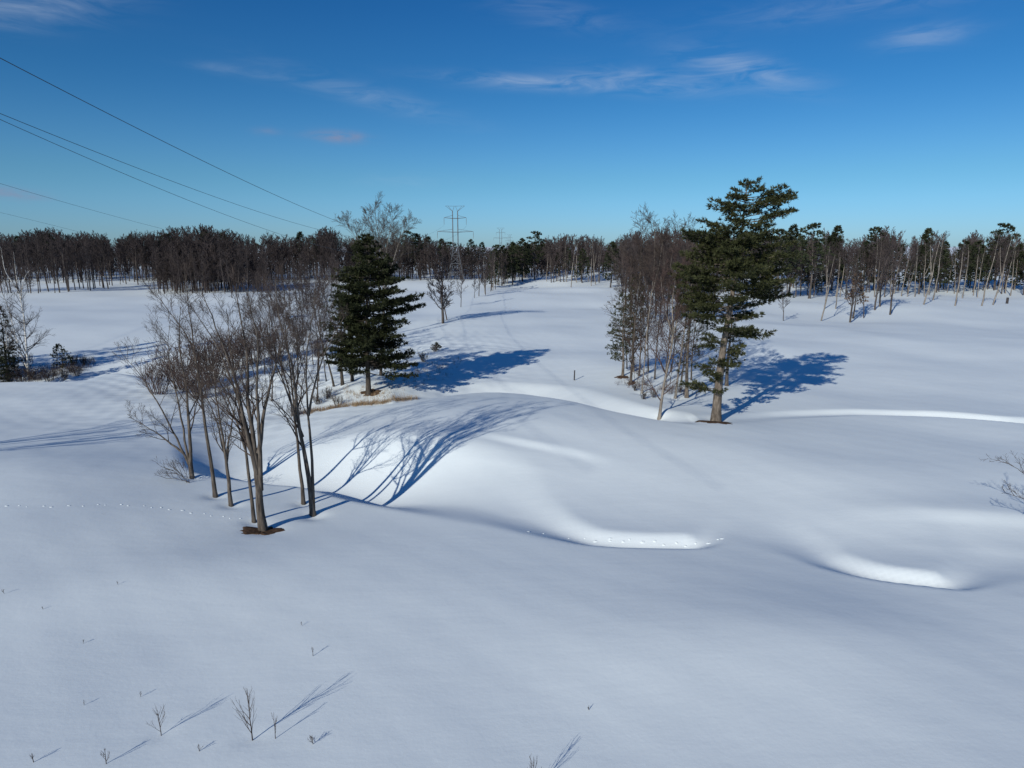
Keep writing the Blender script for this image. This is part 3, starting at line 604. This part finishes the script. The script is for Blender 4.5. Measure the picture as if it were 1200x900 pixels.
conifer('conifer', 'knee high young fir at the right of the big fir shadow edge', 511, 411, 1.1, seed=82, r0=.05, h0=.04, nb=26, prof=[(0, .9, .9), (.5, .7, .7), (1, .1, .1)], tlen=.2, tk=5, tw=.02, tstep=.2, leaf='firneedle', bark='darkbark')

# dark spruces on the left edge
g_spr = 'dark spruces at the left edge'
sa, sb, _ = conifer_mesh(seed=91, H=15, r0=.25, h0=.05, nb=150, prof=cone_prof(3.4, .85), tlen=.34, tk=6, tw=.026, tstep=.27, el0=-.12, curve=.22, leaf='firneedle', bark='darkbark')
sp0 = None
for q, (x, y, s, lb) in enumerate([(-65, 84, .8, 'dark spruce cut by the left edge behind the birches'), (-76, 80, 1.15, 'dark spruce just outside the left edge'), (-80, 83, 1.25, 'dark spruce farther back outside the left edge'), (-83, 86, 1.2, 'dark spruce well outside the left edge'), (-69, 92, .65, 'smaller dark spruce behind the edge spruce')]):
    loc = (x, y, gz(x, y) - .1)
    if sp0 is None:
        sp0 = empty('spruce', loc, 0, s); tag(sp0, lb, 'spruce', g_spr); obj('trunk', sa, sp0); obj('crown', sb, sp0)
    else: copy_tree(sp0, loc, q * 1.7, s, lb)

# ================================================================== far trees: prototypes
def far_bare(seed, H=20, r0=.22, fork=False, t0=.35, limbs=15, lf=.30, kids=(6, 5), bark='farbark', twig='fartwig', spread=.55, rmin=.028):
    rng = random.Random(seed); tr, cw = TB(), TB(); n = 10
    stems = []
    P = [(0, 0, -.6)]; dx, dy = rng.gauss(0, .03), rng.gauss(0, .03)
    for q in range(1, n + 1): P.append((P[-1][0] + dx * H / n + rng.gauss(0, .1), P[-1][1] + dy * H / n + rng.gauss(0, .1), H * .93 * q / n))
    stems.append((P, r0))
    if fork:
        b0 = P[4]; a_ = rng.uniform(0, 6.28); Q = [b0]
        for q in range(1, n + 1): Q.append((b0[0] + math.cos(a_) * 2.6 * (q / n) ** .7, b0[1] + math.sin(a_) * 2.6 * (q / n) ** .7, b0[2] + (H * .9 - b0[2]) * q / n))
        stems.append((Q, r0 * .6))
    for (P, r) in stems:
        rad = [max(r * (1 - .9 * q / n), .03) for q in range(n + 1)]; tr.add(P, rad, 6)
        for c in range(limbs):
            t_ = t0 + (1 - t0) * (c + rng.random()) / limbs; f = min(t_, .999) * n; i = int(f); s = P[i]
            dd = (0, 0, 1); cd_ = side(rng, dd, spread * rng.uniform(.7, 1.4))
            grow(rng, cw, s, cd_, H * lf * (1.15 - t_ * .75) * rng.uniform(.6, 1.15), max(rad[i] * .45, .04), 1, 3, .12, .13, (0,) + kids, (0, .5, .65), (0, .45, .5), (5, 4, 3, 2), rmin)
    return tr.mesh('trunk', M[bark]), cw.mesh('crown', M[twig])
FB = [far_bare(200 + q, fork=q % 3 == 1, t0=[.25, .22, .35, .2][q % 4], lf=[.32, .28, .36, .26][q % 4], limbs=[20, 16, 18, 26][q % 4], rmin=.04) for q in range(8)]
FP = [far_bare(230 + q, r0=.2, fork=q == 1, t0=.5, lf=.24, limbs=11, bark='palebark', kids=(5, 4), rmin=.02) for q in range(4)]
FR = [far_bare(250 + q, r0=.16, t0=.22, lf=.26, limbs=18, kids=(7, 5), twig='fartwig', spread=.5) for q in range(3)]
FC = [conifer_mesh(seed=270 + q, H=20, r0=.28, h0=[.08, .25, .35, .15][q], nb=[110, 80, 64, 90][q], prof=[cone_prof(3.6, .8), cone_prof(3.8, .6), [(.3, 2.6, 3), (.6, 4, 3.4), (.75, 2.4, 3.6), (.9, 2.8, 2), (1, .8, .8)], cone_prof(4.4, .5)][q],
      tlen=.75, tk=5, tw=.09, tstep=.7, lat=.36, trunk_sides=6, bark='farbark', leaf='farneedle', twist=.2)[:2] for q in range(4)]
FH = 20.0
first = {}
def far_tree(kind, q, u, v, top, label, group, rnd, cat=None, name=None, dist=None, lean=0):
    """tree whose foot is seen at (u, v) and whose top reaches image row top"""
    lib = {'bare': FB, 'pale': FP, 'red': FR, 'conifer': FC}[kind]
    if dist is None: p, k = G(u, v)
    else:
        d = pix_dir(u, 300); x = d[0] / d[1] * dist; p = Vector((x, dist, gz(x, dist))); k = dist / math.cos(0)
    # height from the row of the top
    d = pix_dir(u, top); ztop = CAM_H + d[2] / d[1] * p[1]; s = max((ztop - p[2]) / FH, .12)
    key = (kind, q % len(lib))
    if key not in first:
        r = empty(name or ('conifer' if kind == 'conifer' else 'bare_tree'), p, rnd.uniform(0, 6.28), s)
        a_, b_ = lib[q % len(lib)]; obj('trunk', a_, r); obj('crown', b_, r); first[key] = r
        tag(r, label, cat or ('conifer' if kind == 'conifer' else 'tree'), group)
    else: r = copy_tree(first[key], p, rnd.uniform(0, 6.28), s, label, group, cat or ('conifer' if kind == 'conifer' else 'tree'))
    w = min(1.35, max(1.0, .85 / max(s, .1) ** .5)) if kind != 'conifer' else 1.25
    r.scale = (s * w, s * w, s)
    if 'oval crown' in label: r.scale = (s * 1.9, s * 1.9, s)
    if lean: r.rotation_euler = (0, R(lean * .6), 0)
    return r
rnd = random.Random(77)
# individually known trees -------------------------------------------------
KN = [  # kind, proto, u, v, top, label, lean
    ('bare', 3, 519, 379, 296, 'small bare tree with oval crown alone in the open snow right of the fir', 0), ('red', 1, 524, 375, 322, 'thin bare tree leaning beside the oval crowned tree in the open snow', -6),
    ('red', 2, 540, 360, 305, 'small bare tree below the lattice pylon', 0), ('red', 0, 556, 350, 318, 'short bare tree between the pylon and the row of trees', 0),
    ('pale', 0, 669, 337, 274, 'pale bare tree with a bent side limb at the far end of the fairway', 0), ('pale', 2, 693, 335, 278, 'pale thin tree left of the round dark conifer', 0), ('pale', 1, 698, 334, 280, 'second pale thin tree left of the round dark conifer', 0),
    ('conifer', 3, 716, 337, 284, 'round dark conifer on a bare stem left of the tree island', 0),
    ('red', 0, 918, 376, 326, 'slim bare pole of a tree standing alone right of the pine', 3), ('pale', 1, 962, 376, 292, 'forked pale bare tree in front of the right woods', 2), ('pale', 3, 966, 362, 284, 'dark footed tree behind the forked pale tree', 0),
    ('bare', 3, 996, 378, 276, 'bare tree with forked stems in front of the brown leaved young tree', 0), ('red', 1, 1012, 374, 300, 'bare tree right of the brown leaved young tree', 0),
    ('pale', 2, 979, 362, 290, 'faint thin tree between the forked pale tree and the brown leaved one', 0), ('bare', 1, 1025, 364, 270, 'bare tree with several stems at the middle of the right meadow edge', 0), ('bare', 5, 1031, 360, 264, 'dark stemmed tall bare tree in the right woods', 0),
    ('bare', 2, 1043, 369, 272, 'tall bare tree with dark stem standing forward in the right meadow', 0), ('pale', 0, 1063, 348, 300, 'short leaning bare tree at the edge of the right woods', 6),
    ('pale', 1, 1082, 357, 268, 'white stemmed tree leaning right in front of the dark conifers', 3), ('pale', 3, 1093, 352, 266, 'forked white stemmed tree beside the leaning one', 0), ('pale', 2, 1119, 359, 272, 'white stemmed tree leaning right, in the middle of the right edge row', 5),
    ('pale', 0, 1150, 359, 268, 'pale leaning tree, third from the right in the edge row', 4), ('pale', 1, 1163, 358, 270, 'pale leaning tree, second from the right in the edge row', 3), ('pale', 3, 1178, 344, 268, 'pale upright tree at the right end of the edge row', 4),
    ('conifer', 2, 948, 350, 263, 'dark conifer with ragged top right of the pine', 0), ('conifer', 0, 975, 340, 265, 'pointed dark conifer above the right woods', 0), ('conifer', 1, 925, 346, 264, 'conifer just right of the tall pine crown', 0),
    ('conifer', 2, 910, 350, 270, 'ragged conifer touching the right side of the pine crown', 0), ('conifer', 2, 1022, 332, 267, 'dark flat topped pine over the middle of the right woods', 0), ('conifer', 1, 1076, 345, 288, 'broad dark conifer left in the right hand stand', 0),
    ('conifer', 0, 1080, 338, 268, 'tall dark conifer rising over the right hand stand', 0), ('conifer', 3, 1123, 343, 282, 'dense dark conifer in the middle of the right hand stand', 0), ('conifer', 1, 1140, 343, 290, 'dark conifer behind the third leaning tree', 0),
    ('conifer', 2, 1165, 340, 263, 'tallest dark conifer near the right edge', 0), ('conifer', 3, 1098, 343, 292, 'low dark conifer in the right hand stand', 0), ('conifer', 0, 1188, 340, 286, 'dark conifer at the right edge', 0), ('conifer', 1, 1152, 341, 300, 'low dark conifer under the tallest one', 0),
    ('conifer', 3, 957, 346, 322, 'low dark fir bush at the foot of the right woods', 0),
    ('conifer', 0, 354, 322, 272, 'dark round pine top breaking the left skyline', 0), ('conifer', 2, 478, 322, 271, 'tallest dark conifer right of the big fir', 0), ('conifer', 0, 490, 322, 274, 'dark conifer in the group right of the fir', 0),
    ('conifer', 3, 503, 322, 278, 'dark conifer at the middle of the far group right of the fir', 0), ('conifer', 1, 519, 322, 280, 'dark conifer left of the pylon', 0), ('conifer', 2, 528, 322, 284, 'dark conifer at the foot of the pylon', 0),
    ('conifer', 3, 552, 320, 281, 'broad dark conifer right of the pylon', 0), ('conifer', 1, 565, 320, 284, 'dark conifer farther right of the pylon', 0),
    ('conifer', 2, 626, 328, 272, 'dark conifer at the head of the fairway, left side', 0), ('conifer', 3, 612, 330, 280, 'dense conifer behind the row of bare trees', 0), ('conifer', 1, 600, 334, 284, 'dark conifer among the row of bare trees', 0), ('conifer', 3, 640, 322, 283, 'conifer at the far corner of the fairway', 0),
    ('conifer', 1, 652, 330, 296, 'low dark conifer under the bare trees at the fairway end', 0), ('conifer', 3, 682, 332, 292, 'dark conifer behind the pale trees at the fairway end', 0), ('conifer', 1, 665, 326, 290, 'dark conifer behind the tree with the bent limb', 0),
    ('bare', 2, 106, 341, 276, 'bold dark trunked tree standing forward of the left woods', 0), ('bare', 0, 110, 339, 278, 'dark trunk right beside the boldest trunk of the left woods', 0), ('bare', 4, 127, 339, 272, 'dark leaning trunk forward of the left woods', -3), ('bare', 1, 122, 338, 274, 'dark trunk left of the leaning one in front of the left woods', 0),
    ('bare', 5, 80, 342, 274, 'dark trunk at the edge of the left woods above the birch', 0), ('bare', 6, 162, 334, 270, 'pair like trunk in the snow gap of the left woods', 0), ('bare', 7, 148, 333, 276, 'thin trunk in the snow gap of the left woods', 0), ('bare', 3, 70, 343, 280, 'forward trunk above the birch crown, left woods', 0),
]
for (kd, q, u, v, tp, lb, ln) in KN:
    far_tree(kd, q, u, v, tp, lb, 'single trees along the edges of the woods', rnd, lean=ln)
# brown leaved young trees
conifer('young_oak', 'young tree still holding brown leaves in front of the right woods', 1000, 374, 10, cat='tree', seed=301, r0=.2, h0=.3, nb=44, prof=[(.3, 2.4, 2.4), (.45, 2.2, 2.4), (.6, 1.0, 1.4), (1, .6, .5)], tlen=.4, tk=5, tw=.05, tstep=.5, leaf='brownleaf', bark='bark', trunk_sides=6, curve=.4)
# row of bare trees on the left of the fairway
for q in range(34):
    t_ = q / 33; u = 564 + 78 * t_ + rnd.uniform(-3, 3); v = 349 - 30 * t_ ** .75 + rnd.uniform(-3, 0)
    far_tree(('bare', 'red', 'pale')[q % 3], q, u, v, 297 - 15 * t_ + rnd.uniform(-4, 6), 'bare tree with pale stem in the row along the left side of the fairway', 'row of bare trees along the fairway', rnd)
for q in range(14):
    t_ = q / 13; far_tree('conifer', q, 574 + 68 * t_ + rnd.uniform(-3, 3), 338 - 18 * t_ + rnd.uniform(-3, 0), 291 - 8 * t_ + rnd.uniform(-4, 6), 'dark conifer among the row of bare trees along the left side of the fairway', 'conifers in the row along the fairway', rnd)
# skyline of the woods
SK = [(-80, 274), (0, 272), (22, 276), (30, 270), (50, 269), (65, 268), (85, 274), (100, 271), (120, 274), (136, 281), (155, 272), (175, 274), (200, 268), (235, 262), (262, 268), (290, 275), (345, 276), (370, 272), (385, 266), (400, 274), (440, 276), (500, 276), (530, 284), (570, 286), (582, 291), (600, 284), (630, 282), (655, 274), (680, 273), (700, 276), (712, 286), (725, 276), (745, 268), (770, 266), (800, 270), (860, 272), (900, 270), (940, 272), (965, 268), (1000, 278), (1035, 265), (1060, 280), (1080, 272), (1095, 266), (1112, 288), (1140, 270), (1165, 270), (1200, 276), (1290, 274)]
def sky_v(u): return float(np.interp(u, [a_ for a_, _ in SK], [b_ for _, b_ in SK]))
cnt = 0
# left woods: front rank
for q in range(104):
    u = -45 + 590 * (q + rnd.random()) / 104
    vb = float(np.interp(u, [-50, 60, 130, 150, 180, 200, 300, 320, 560], [345, 344, 337, 331, 330, 342, 340, 328, 329])) - abs(rnd.gauss(0, 1.6))
    far_tree('bare' if rnd.random() < .8 else 'red', rnd.randrange(8), u, vb, sky_v(u) + rnd.choice((-3, 0, 2, 5, 9, 13)) + rnd.uniform(0, 4) + (6 if 185 < u < 300 else 0), 'bare tree in the front rank of the dark woods along the left horizon', 'bare trees of the left woods', rnd); cnt += 1
for q in range(16):
    u = 296 + 108 * (q + rnd.random()) / 16
    far_tree('red', q, u, 366 - rnd.uniform(0, 30), 296 + rnd.uniform(-8, 14), 'slim bare tree at the far end of the creek hollow before the left woods', 'slim bare trees at the far end of the hollow', rnd)
for q in range(9):
    u = 200 + 100 * (q + rnd.random()) / 9
    far_tree('red', q, u, 350 - rnd.uniform(0, 8), 286 + rnd.uniform(-6, 10), 'slim bare tree in the thicket that juts out of the left woods', 'slim bare trees jutting from the left woods', rnd)
for q in range(16):
    u = -20 + 570 * (q + rnd.random()) / 16
    far_tree('conifer', q, u, 326 - rnd.uniform(0, 3), sky_v(u) + rnd.uniform(2, 12), 'dark conifer showing between the leafless crowns of the left woods', 'conifers in the left woods', rnd)
# middle and right woods
for q in range(26):
    u = 640 + 100 * (q + rnd.random()) / 26
    far_tree('bare' if q % 3 else 'pale', rnd.randrange(8), u, 332 - rnd.uniform(0, 6), sky_v(u) + rnd.uniform(-1, 8), 'bare tree in the woods that close the far end of the fairway', 'bare trees closing the fairway', rnd); cnt += 1
for q in range(30):
    u = 728 + 110 * (q + rnd.random()) / 30
    far_tree('bare' if q % 3 else 'red', rnd.randrange(8), u, 384 - rnd.uniform(0, 46), sky_v(u) + rnd.uniform(4, 26), 'bare tree in the thicket behind the tree island and the pine', 'bare trees behind the tree island', rnd); cnt += 1
for q in range(64):
    u = 890 + 370 * (q + rnd.random()) / 64
    far_tree('bare' if rnd.random() < .6 else 'pale', rnd.randrange(8), u, 350 - abs(rnd.gauss(0, 9)), sky_v(u) + rnd.uniform(2, 18), 'bare tree among the mixed woods along the right horizon', 'bare trees of the right woods', rnd); cnt += 1
for q in range(46):
    u = 895 + 370 * (q + rnd.random()) / 46
    far_tree('conifer', rnd.randrange(4), u, 342 - rnd.uniform(0, 14), sky_v(u) + rnd.uniform(5, 28), 'dark conifer deep in the mixed woods along the right horizon', 'conifers of the right woods', rnd)

# mass of the woods behind the ranks, nobody could count it -------------------
def mass(name, label, spec, seed):
    rs = np.random.RandomState(seed)
    def low(q):
        rng = random.Random(400 + q); tb = TB(); H = 20
        P = [(0, 0, -.8), (rng.gauss(0, .15), 0, H * .3), (rng.gauss(0, .3), 0, H * .62), (rng.gauss(0, .4), 0, H * .95)]
        tb.add(P, [.22, .17, .11, .03], 5)
        for c in range(15):
            t_ = .2 + .8 * (c + rng.random()) / 15; f = t_ * 3 * .999; i = int(f); g = f - i; s = tuple(P[i][z] + (P[i + 1][z] - P[i][z]) * g for z in range(3))
            grow(rng, tb, s, side(rng, (0, 0, 1), rng.uniform(.35, .9)), H * .30 * (1.15 - t_ * .75), .06, 1, 3, .12, .13, (0, 5, 3), (0, .5, .65), (0, .48, .5), (4, 3, 2, 2), .075)
        return tb.arrays()
    lib = [low(q) for q in range(5)]; Vs, Fs, off = [], [], 0
    for (u0, u1, y0, y1, n, dh, sink) in spec:
        for q in range(n):
            u = rs.uniform(u0, u1); y = rs.uniform(y0, y1); d = pix_dir(u, 300); x = d[0] / d[1] * y
            z0 = gz(x, y); tp = sky_v(u) + dh * rs.rand() + sink; dd = pix_dir(u, tp); zt = CAM_H + dd[2] / dd[1] * y; s = max((zt - z0) / 20, .1)
            Vv, Ff = lib[rs.randint(5)]; c, s_ = math.cos(q), math.sin(q)
            Q = Vv.copy(); wf = min(2.2, max(1, .9 / s ** .5)) * s; Q = np.stack([(Vv[:, 0] * c - Vv[:, 1] * s_) * wf + x, (Vv[:, 0] * s_ + Vv[:, 1] * c) * wf + y, Vv[:, 2] * s + z0], 1)
            Vs.append(Q); Fs.append(Ff + off); off += len(Q)
    tag(obj(name, mesh_np(name, np.concatenate(Vs), [np.concatenate(Fs)], M['fartwig'])), label, 'woods', kind='stuff')
mass('distant_woods', 'dark mass of leafless trees filling the depth of the left woods', [(-120, 610, 305, 340, 260, 14, 3), (-120, 610, 340, 420, 340, 10, 0), (180, 310, 240, 300, 90, 12, 16), (-150, 620, 430, 620, 260, 5, 1), (-150, 620, 640, 1100, 150, 4, 5),
    (185, 610, 306, 330, 230, 14, 24), (-110, 190, 345, 370, 90, 14, 24), (185, 305, 238, 262, 90, 14, 34)], 1)
mass('distant_woods', 'mass of leafless trees filling the depth of the middle and right woods', [(590, 740, 310, 400, 130, 12, 2), (730, 900, 210, 330, 110, 16, 4), (880, 1320, 290, 400, 170, 16, 4), (580, 1340, 430, 640, 260, 5, 1), (580, 1340, 640, 1100, 150, 4, 5), (585, 745, 315, 340, 70, 14, 20), (740, 900, 250, 330, 70, 14, 24), (900, 1320, 330, 380, 90, 14, 20)], 2)

# ================================================================== power line
def line_xy(y): return -24.1 - .0215 * (300 - y)
def insulator(tb, x, z, n=1):
    tb.add([(x, 0, z), (x, 0, z - 1.2), (x, 0, z - 3.6)], [.07, .11, .07], 6)
def pylon(y, label, scale=1.0):
    x = line_xy(y); base = gz(x, y); root = empty('lattice_pylon', (x, y, base), 0, .815 * scale); tag(root, label, 'pylon', 'pylons of the power line')
    th = .12; zt = 36.4
    tb = TB()
    for s in (-1, 1):
        tb.add([(s * 1.32, 0, 18), (s * 1.32, 0, 28), (s * 1.32, 0, zt)], [.27, .25, .22], 8)
    obj('mast', tb.mesh('mast', M['steel']), root)
    tb = TB()     # lattice body: four legs, rings and crossed braces
    lv = [(-.5, 4.4), (5, 3.4), (9.5, 2.6), (13.5, 1.95), (17, 1.5), (20, 1.35)]
    for a_ in ((-1, -1), (1, -1), (1, 1), (-1, 1)):
        tb.add([(a_[0] * w, a_[1] * w * .7, z) for z, w in lv], [th] * len(lv), 4)
    for (z0, w0), (z1, w1) in zip(lv[:-1], lv[1:]):
        for c0, c1 in (((-1, -1), (1, -1)), ((1, -1), (1, 1)), ((1, 1), (-1, 1)), ((-1, 1), (-1, -1))):
            tb.add([(c0[0] * w0, c0[1] * w0 * .7, z0), (c1[0] * w1, c1[1] * w1 * .7, z1)], [.06, .06], 4)
            tb.add([(c1[0] * w0, c1[1] * w0 * .7, z0), (c0[0] * w1, c0[1] * w1 * .7, z1)], [.06, .06], 4)
            tb.add([(c0[0] * w1, c0[1] * w1 * .7, z1), (c1[0] * w1, c1[1] * w1 * .7, z1)], [.08, .08], 4)
    obj('lattice_body', tb.mesh('lattice_body', M['steel']), root)
    for z, w, in ((32.6, 5.8), (25.6, 9.4)):
        tb = TB()
        for yy in (-.35, .35):
            tb.add([(-w, 0, z + .35), (-1.4, yy, z), (1.4, yy, z), (w, 0, z + .35)], [.10, .16, .16, .10], 4)
            tb.add([(-w, 0, z + .35), (-1.4, yy, z + 1.5)], [.07, .07], 4); tb.add([(1.4, yy, z + 1.5), (w, 0, z + .35)], [.07, .07], 4)
        o = obj('crossarm', tb.mesh('crossarm', M['steel']), root)
        for s in (-1, 1):
            ti = TB(); insulator(ti, s * w, z + .3); obj('insulator', ti.mesh('insulator', M['glass']), o)
    tb = TB()
    for s in (-1, 1):
        for q in (0, 1): tb.add([(s * 1.32, 0, zt - .2), (s * (3.6 + q * 1.4), 0, zt + 2.4 + q * .1)], [.09, .06], 4)
        tb.add([(s * 1.32, 0, zt - .2), (s * .3, 0, zt + 2.4)], [.09, .06], 4)
    tb.add([(-5, 0, zt + 2.5), (0, 0, zt + 2.35), (5, 0, zt + 2.5)], [.06, .07, .06], 4)
    obj('peak_frame', tb.mesh('peak_frame', M['steel']), root)
    return root
pylon(298, 'nearest grey lattice pylon with twin masts and two crossarms above the trees')
pylon(810, 'second lattice pylon, small and far behind the first on the right', 1.08)
pylon(1230, 'farthest lattice pylon, a faint speck right of the second')
def wire(label, img, xo, end=None, y0=None):
    """img: three (u, v) picture points of the sagging wire; it hangs in the vertical plane offset xo from the line's axis"""
    A = []
    for (u, v) in img:
        d = pix_dir(u, v); # x = -32 - .045*(400-y) + xo ; x = y * d0/d1
        y = (-24.1 - 6.45 + xo) / (d[0] / d[1] - .0215); A.append((y, CAM_H + d[2] / d[1] * y))
    if end: A[-1] = end
    ys = [a_[0] for a_ in A]; zs = [a_[1] for a_ in A]
    co = np.polyfit(ys, zs, 2)
    yy = np.linspace(-20, max(ys), 90); pts = [(line_xy(y) + xo, y, float(np.polyval(co, y))) for y in yy]
    print('WIRE', label[:20], [(round(a_), round(b_, 1)) for a_, b_ in A], 'min', round(min(p[2] for p in pts), 1))
    tb = TB(); tb.add(pts, [.021] * len(pts), 5)
    o = obj('power_wire', tb.mesh('power_wire', M['wire'])); tag(o, label, 'wire', 'power line wires')
wire('topmost thin dark wire sagging across the upper left sky to the pylon', [(0, 68), (200, 170), (400, 262)], 4.9, (298, 24.6))
wire('upper wire of the close pair in the left sky', [(0, 133), (190, 208), (375, 271)], -4.9, (298, 24.6))
wire('lower wire of the close pair in the left sky', [(0, 140), (170, 214), (340, 276)], -8.0, (298, 18.6))
wire('fourth wire from the top, low in the left sky', [(0, 215), (100, 244), (190, 268)], -45)
wire('lowest wire, just above the left woods at the edge of the view', [(0, 249), (50, 261), (97, 273)], -80)

# ================================================================== small growth in the foreground snow
def weed(name, label, u, v, hpx, seed, n=5, spread=.45, group='bare saplings and weeds poking through the foreground snow', mat='twig', K=2, r=.012):
    p, k = G(u, v); h = hpx / FPX * k; rng = random.Random(seed); tb = TB()
    root_d = norm((rng.gauss(0, .05), rng.gauss(0, .05), 1)); pts = [(0, 0, -.1)]
    for q in range(1, 8): pts.append((pts[-1][0] + rng.gauss(root_d[0] * .1, .02) * h / 7, pts[-1][1] + rng.gauss(0, .1) * h / 7, h * q / 7))
    tb.add(pts, [max(r * (1 - .75 * q / 7), .004) for q in range(8)], 5)
    for c in range(n):
        i = 1 + int(c / n * 5.5); d = side(rng, (0, 0, 1), spread * rng.uniform(.6, 1.5))
        grow(rng, tb, pts[i], d, h * (.75 - .09 * i) * rng.uniform(.7, 1.15), r * .55, 1, K, .16, .09, (0, 4, 2), (0, .5, .6), (0, .45, .5), (4, 5, 3), .004)
    o = obj(name, tb.mesh(name, M[mat]), None, p); tag(o, label, 'sapling' if 'sapling' in name else 'weed', group); return o
weed('bare_sapling', 'largest bare sapling in the foreground snow with upright branches and a long blue shadow', 296, 868, 70, 1, 12, .5, r=.02)
weed('bare_sapling', 'smaller bare sapling left of the largest one', 189, 863, 38, 2, 9, .5, r=.013)
weed('bare_sapling', 'bare sapling cut by the bottom edge, left of the two others', 125, 899, 20, 3, 7, .5, r=.012)
weed('weed_stalk', 'thin stalk standing right of the largest sapling', 323, 869, 34, 4, 4, .35)
weed('weed_stalk', 'low branched weed lying right of the largest sapling', 367, 875, 13, 5, 9, 1.2)
weed('weed_stalk', 'single short stalk near the weed cluster above the largest sapling', 367, 772, 11, 6, 2, .4)
weed('weed_stalk', 'small weed by the bottom edge between the two saplings', 234, 884, 9, 7, 5, .8)
weed('weed_stalk', 'tiny weed tip poking out at the lower middle of the snow', 690, 832, 6, 8, 4, .9)
weed('bare_sapling', 'bare sapling below the bottom edge of the view whose shadow reaches in', 625, 935, 50, 9, 9, .5, r=.014)
weed('bare_sapling', 'bare sapling at the bottom left corner', 40, 897, 12, 10, 5, .5)
for q, (u, v, h) in enumerate([(99, 830, 8), (165, 818, 9), (98, 757, 6), (354, 735, 7), (5, 697, 8), (51, 718, 5), (138, 686, 6)]):
    weed('weed_stalk', 'tiny dry weed tip showing through the smooth foreground snow at left', u, v, h * .8, 30 + q, 3, .6, 'tiny weed tips in the foreground snow', r=.006)

# dead grass and reeds
def grass(name, label, strip, n, seed, h=(.25, .6), mat='straw', w=.012):
    rs = np.random.RandomState(seed); P = [G(u, v)[0] for (u, v, _) in strip]; wd = [a_[2] for a_ in strip]; C = []
    for q in range(n):
        f = rs.rand() * (len(P) - 1) * .9999; i = int(f); g = f - i; p = P[i].lerp(P[i + 1], g); r_ = wd[i] * (1 - g) + wd[i + 1] * g
        a_ = rs.uniform(0, 6.28); rr = r_ * rs.rand() ** .6; cx, cy = p[0] + rr * math.cos(a_), p[1] + rr * math.sin(a_)
        for _ in range(7): C.append((cx + rs.normal(0, .12), cy + rs.normal(0, .12)))
    C = np.array(C); Zc = terr(C[:, 0], C[:, 1]); n = len(C); a_ = rs.uniform(0, 6.28, n); hh = rs.uniform(h[0], h[1], n); ln = rs.normal(0, .3, (n, 2)) * hh[:, None]
    b0 = np.stack([C[:, 0] - np.cos(a_) * w, C[:, 1] - np.sin(a_) * w, Zc - .05], 1); b1 = np.stack([C[:, 0] + np.cos(a_) * w, C[:, 1] + np.sin(a_) * w, Zc - .05], 1)
    tp = np.stack([C[:, 0] + ln[:, 0], C[:, 1] + ln[:, 1], Zc + hh], 1)
    V = np.stack([b0, b1, tp], 1).reshape(-1, 3); F = np.arange(n * 3).reshape(-1, 3)
    tag(obj(name, mesh_np(name, V, [F], M[mat], False)), label, 'grass', kind='stuff')
grass('dry_grass', 'band of dry brown grass along the creek edge below the big fir', [(345, 486, .8), (385, 480, .7), (420, 475, .6), (450, 473, .5), (487, 468, .35)], 420, 1)
grass('dry_grass', 'sparse dry grass on the slope around the big fir', [(380, 462, 3), (440, 466, 2.5), (500, 440, 3), (530, 420, 2)], 260, 2, (.2, .5))
grass('marsh_brush', 'dense brown brush and reeds on the left creek bank', [(-60, 446, 3.5), (0, 444, 3), (40, 442, 3), (80, 436, 2.2), (100, 424, 2)], 560, 3, (.4, 1.3), 'twig', .012)
grass('dry_grass', 'dry stalks scattered in the hollow between the shrubs', [(215, 440, 4), (260, 420, 5), (320, 400, 5), (380, 380, 6), (300, 360, 6)], 500, 4, (.3, .9), 'redtwig', .016)
grass('dry_grass', 'dry stalks under the tree island', [(735, 448, 2), (765, 455, 2.5), (800, 462, 2)], 120, 5, (.3, .8), 'redtwig', .012)
# animal track: small crumbs of kicked snow along a line of prints
def tracks(label, img, seed, step=.55, s=.05):
    rs = np.random.RandomState(seed); P = [G(u, v)[0] for u, v in img]; Vs = []; Fs = []; off = 0
    C = catmull([tuple(p) for p in P], 400); acc = 0; last = C[0]; side_ = 1
    for c in C[1:]:
        acc += math.dist(last[:2], c[:2]); last = c
        if acc > step * rs.uniform(.7, 1.6):
            acc = 0; side_ = -side_; n = 8; r_ = s * rs.uniform(.8, 2.2); cx, cy = c[0] + rs.normal(0, .3 * s / .05 * .3), c[1] + side_ * .08 + rs.normal(0, 1.6 * s - .05)
            ring = []
            for rr, zz in ((1.3, -.01), (.8, s * .55), (.15, s * .8)):
                for a_ in range(n):
                    th = a_ * 6.2832 / n; x, y = cx + math.cos(th) * r_ * rr * 1.4, cy + math.sin(th) * r_ * rr; ring.append((x, y, gz(x, y) + zz * rs.uniform(.6, 1.3)))
            Vs += ring
            for q in range(2):
                for a_ in range(n): Fs.append((off + q * n + a_, off + q * n + (a_ + 1) % n, off + (q + 1) * n + (a_ + 1) % n, off + (q + 1) * n + a_))
            off += 3 * n
    tag(obj('snow_track', mesh_np('snow_track', np.array(Vs), [np.array(Fs)], M['snow'])), kind='structure')
tracks('', [(-30, 592), (60, 594), (130, 593), (190, 597), (240, 603), (290, 611)], 1, .6, .032)
tracks('', [(590, 622), (610, 622), (640, 627), (680, 634), (720, 637)], 2, 1.3, .04)
tracks('', [(690, 635), (730, 637), (780, 637), (830, 636), (852, 629)], 3, .6, .045)
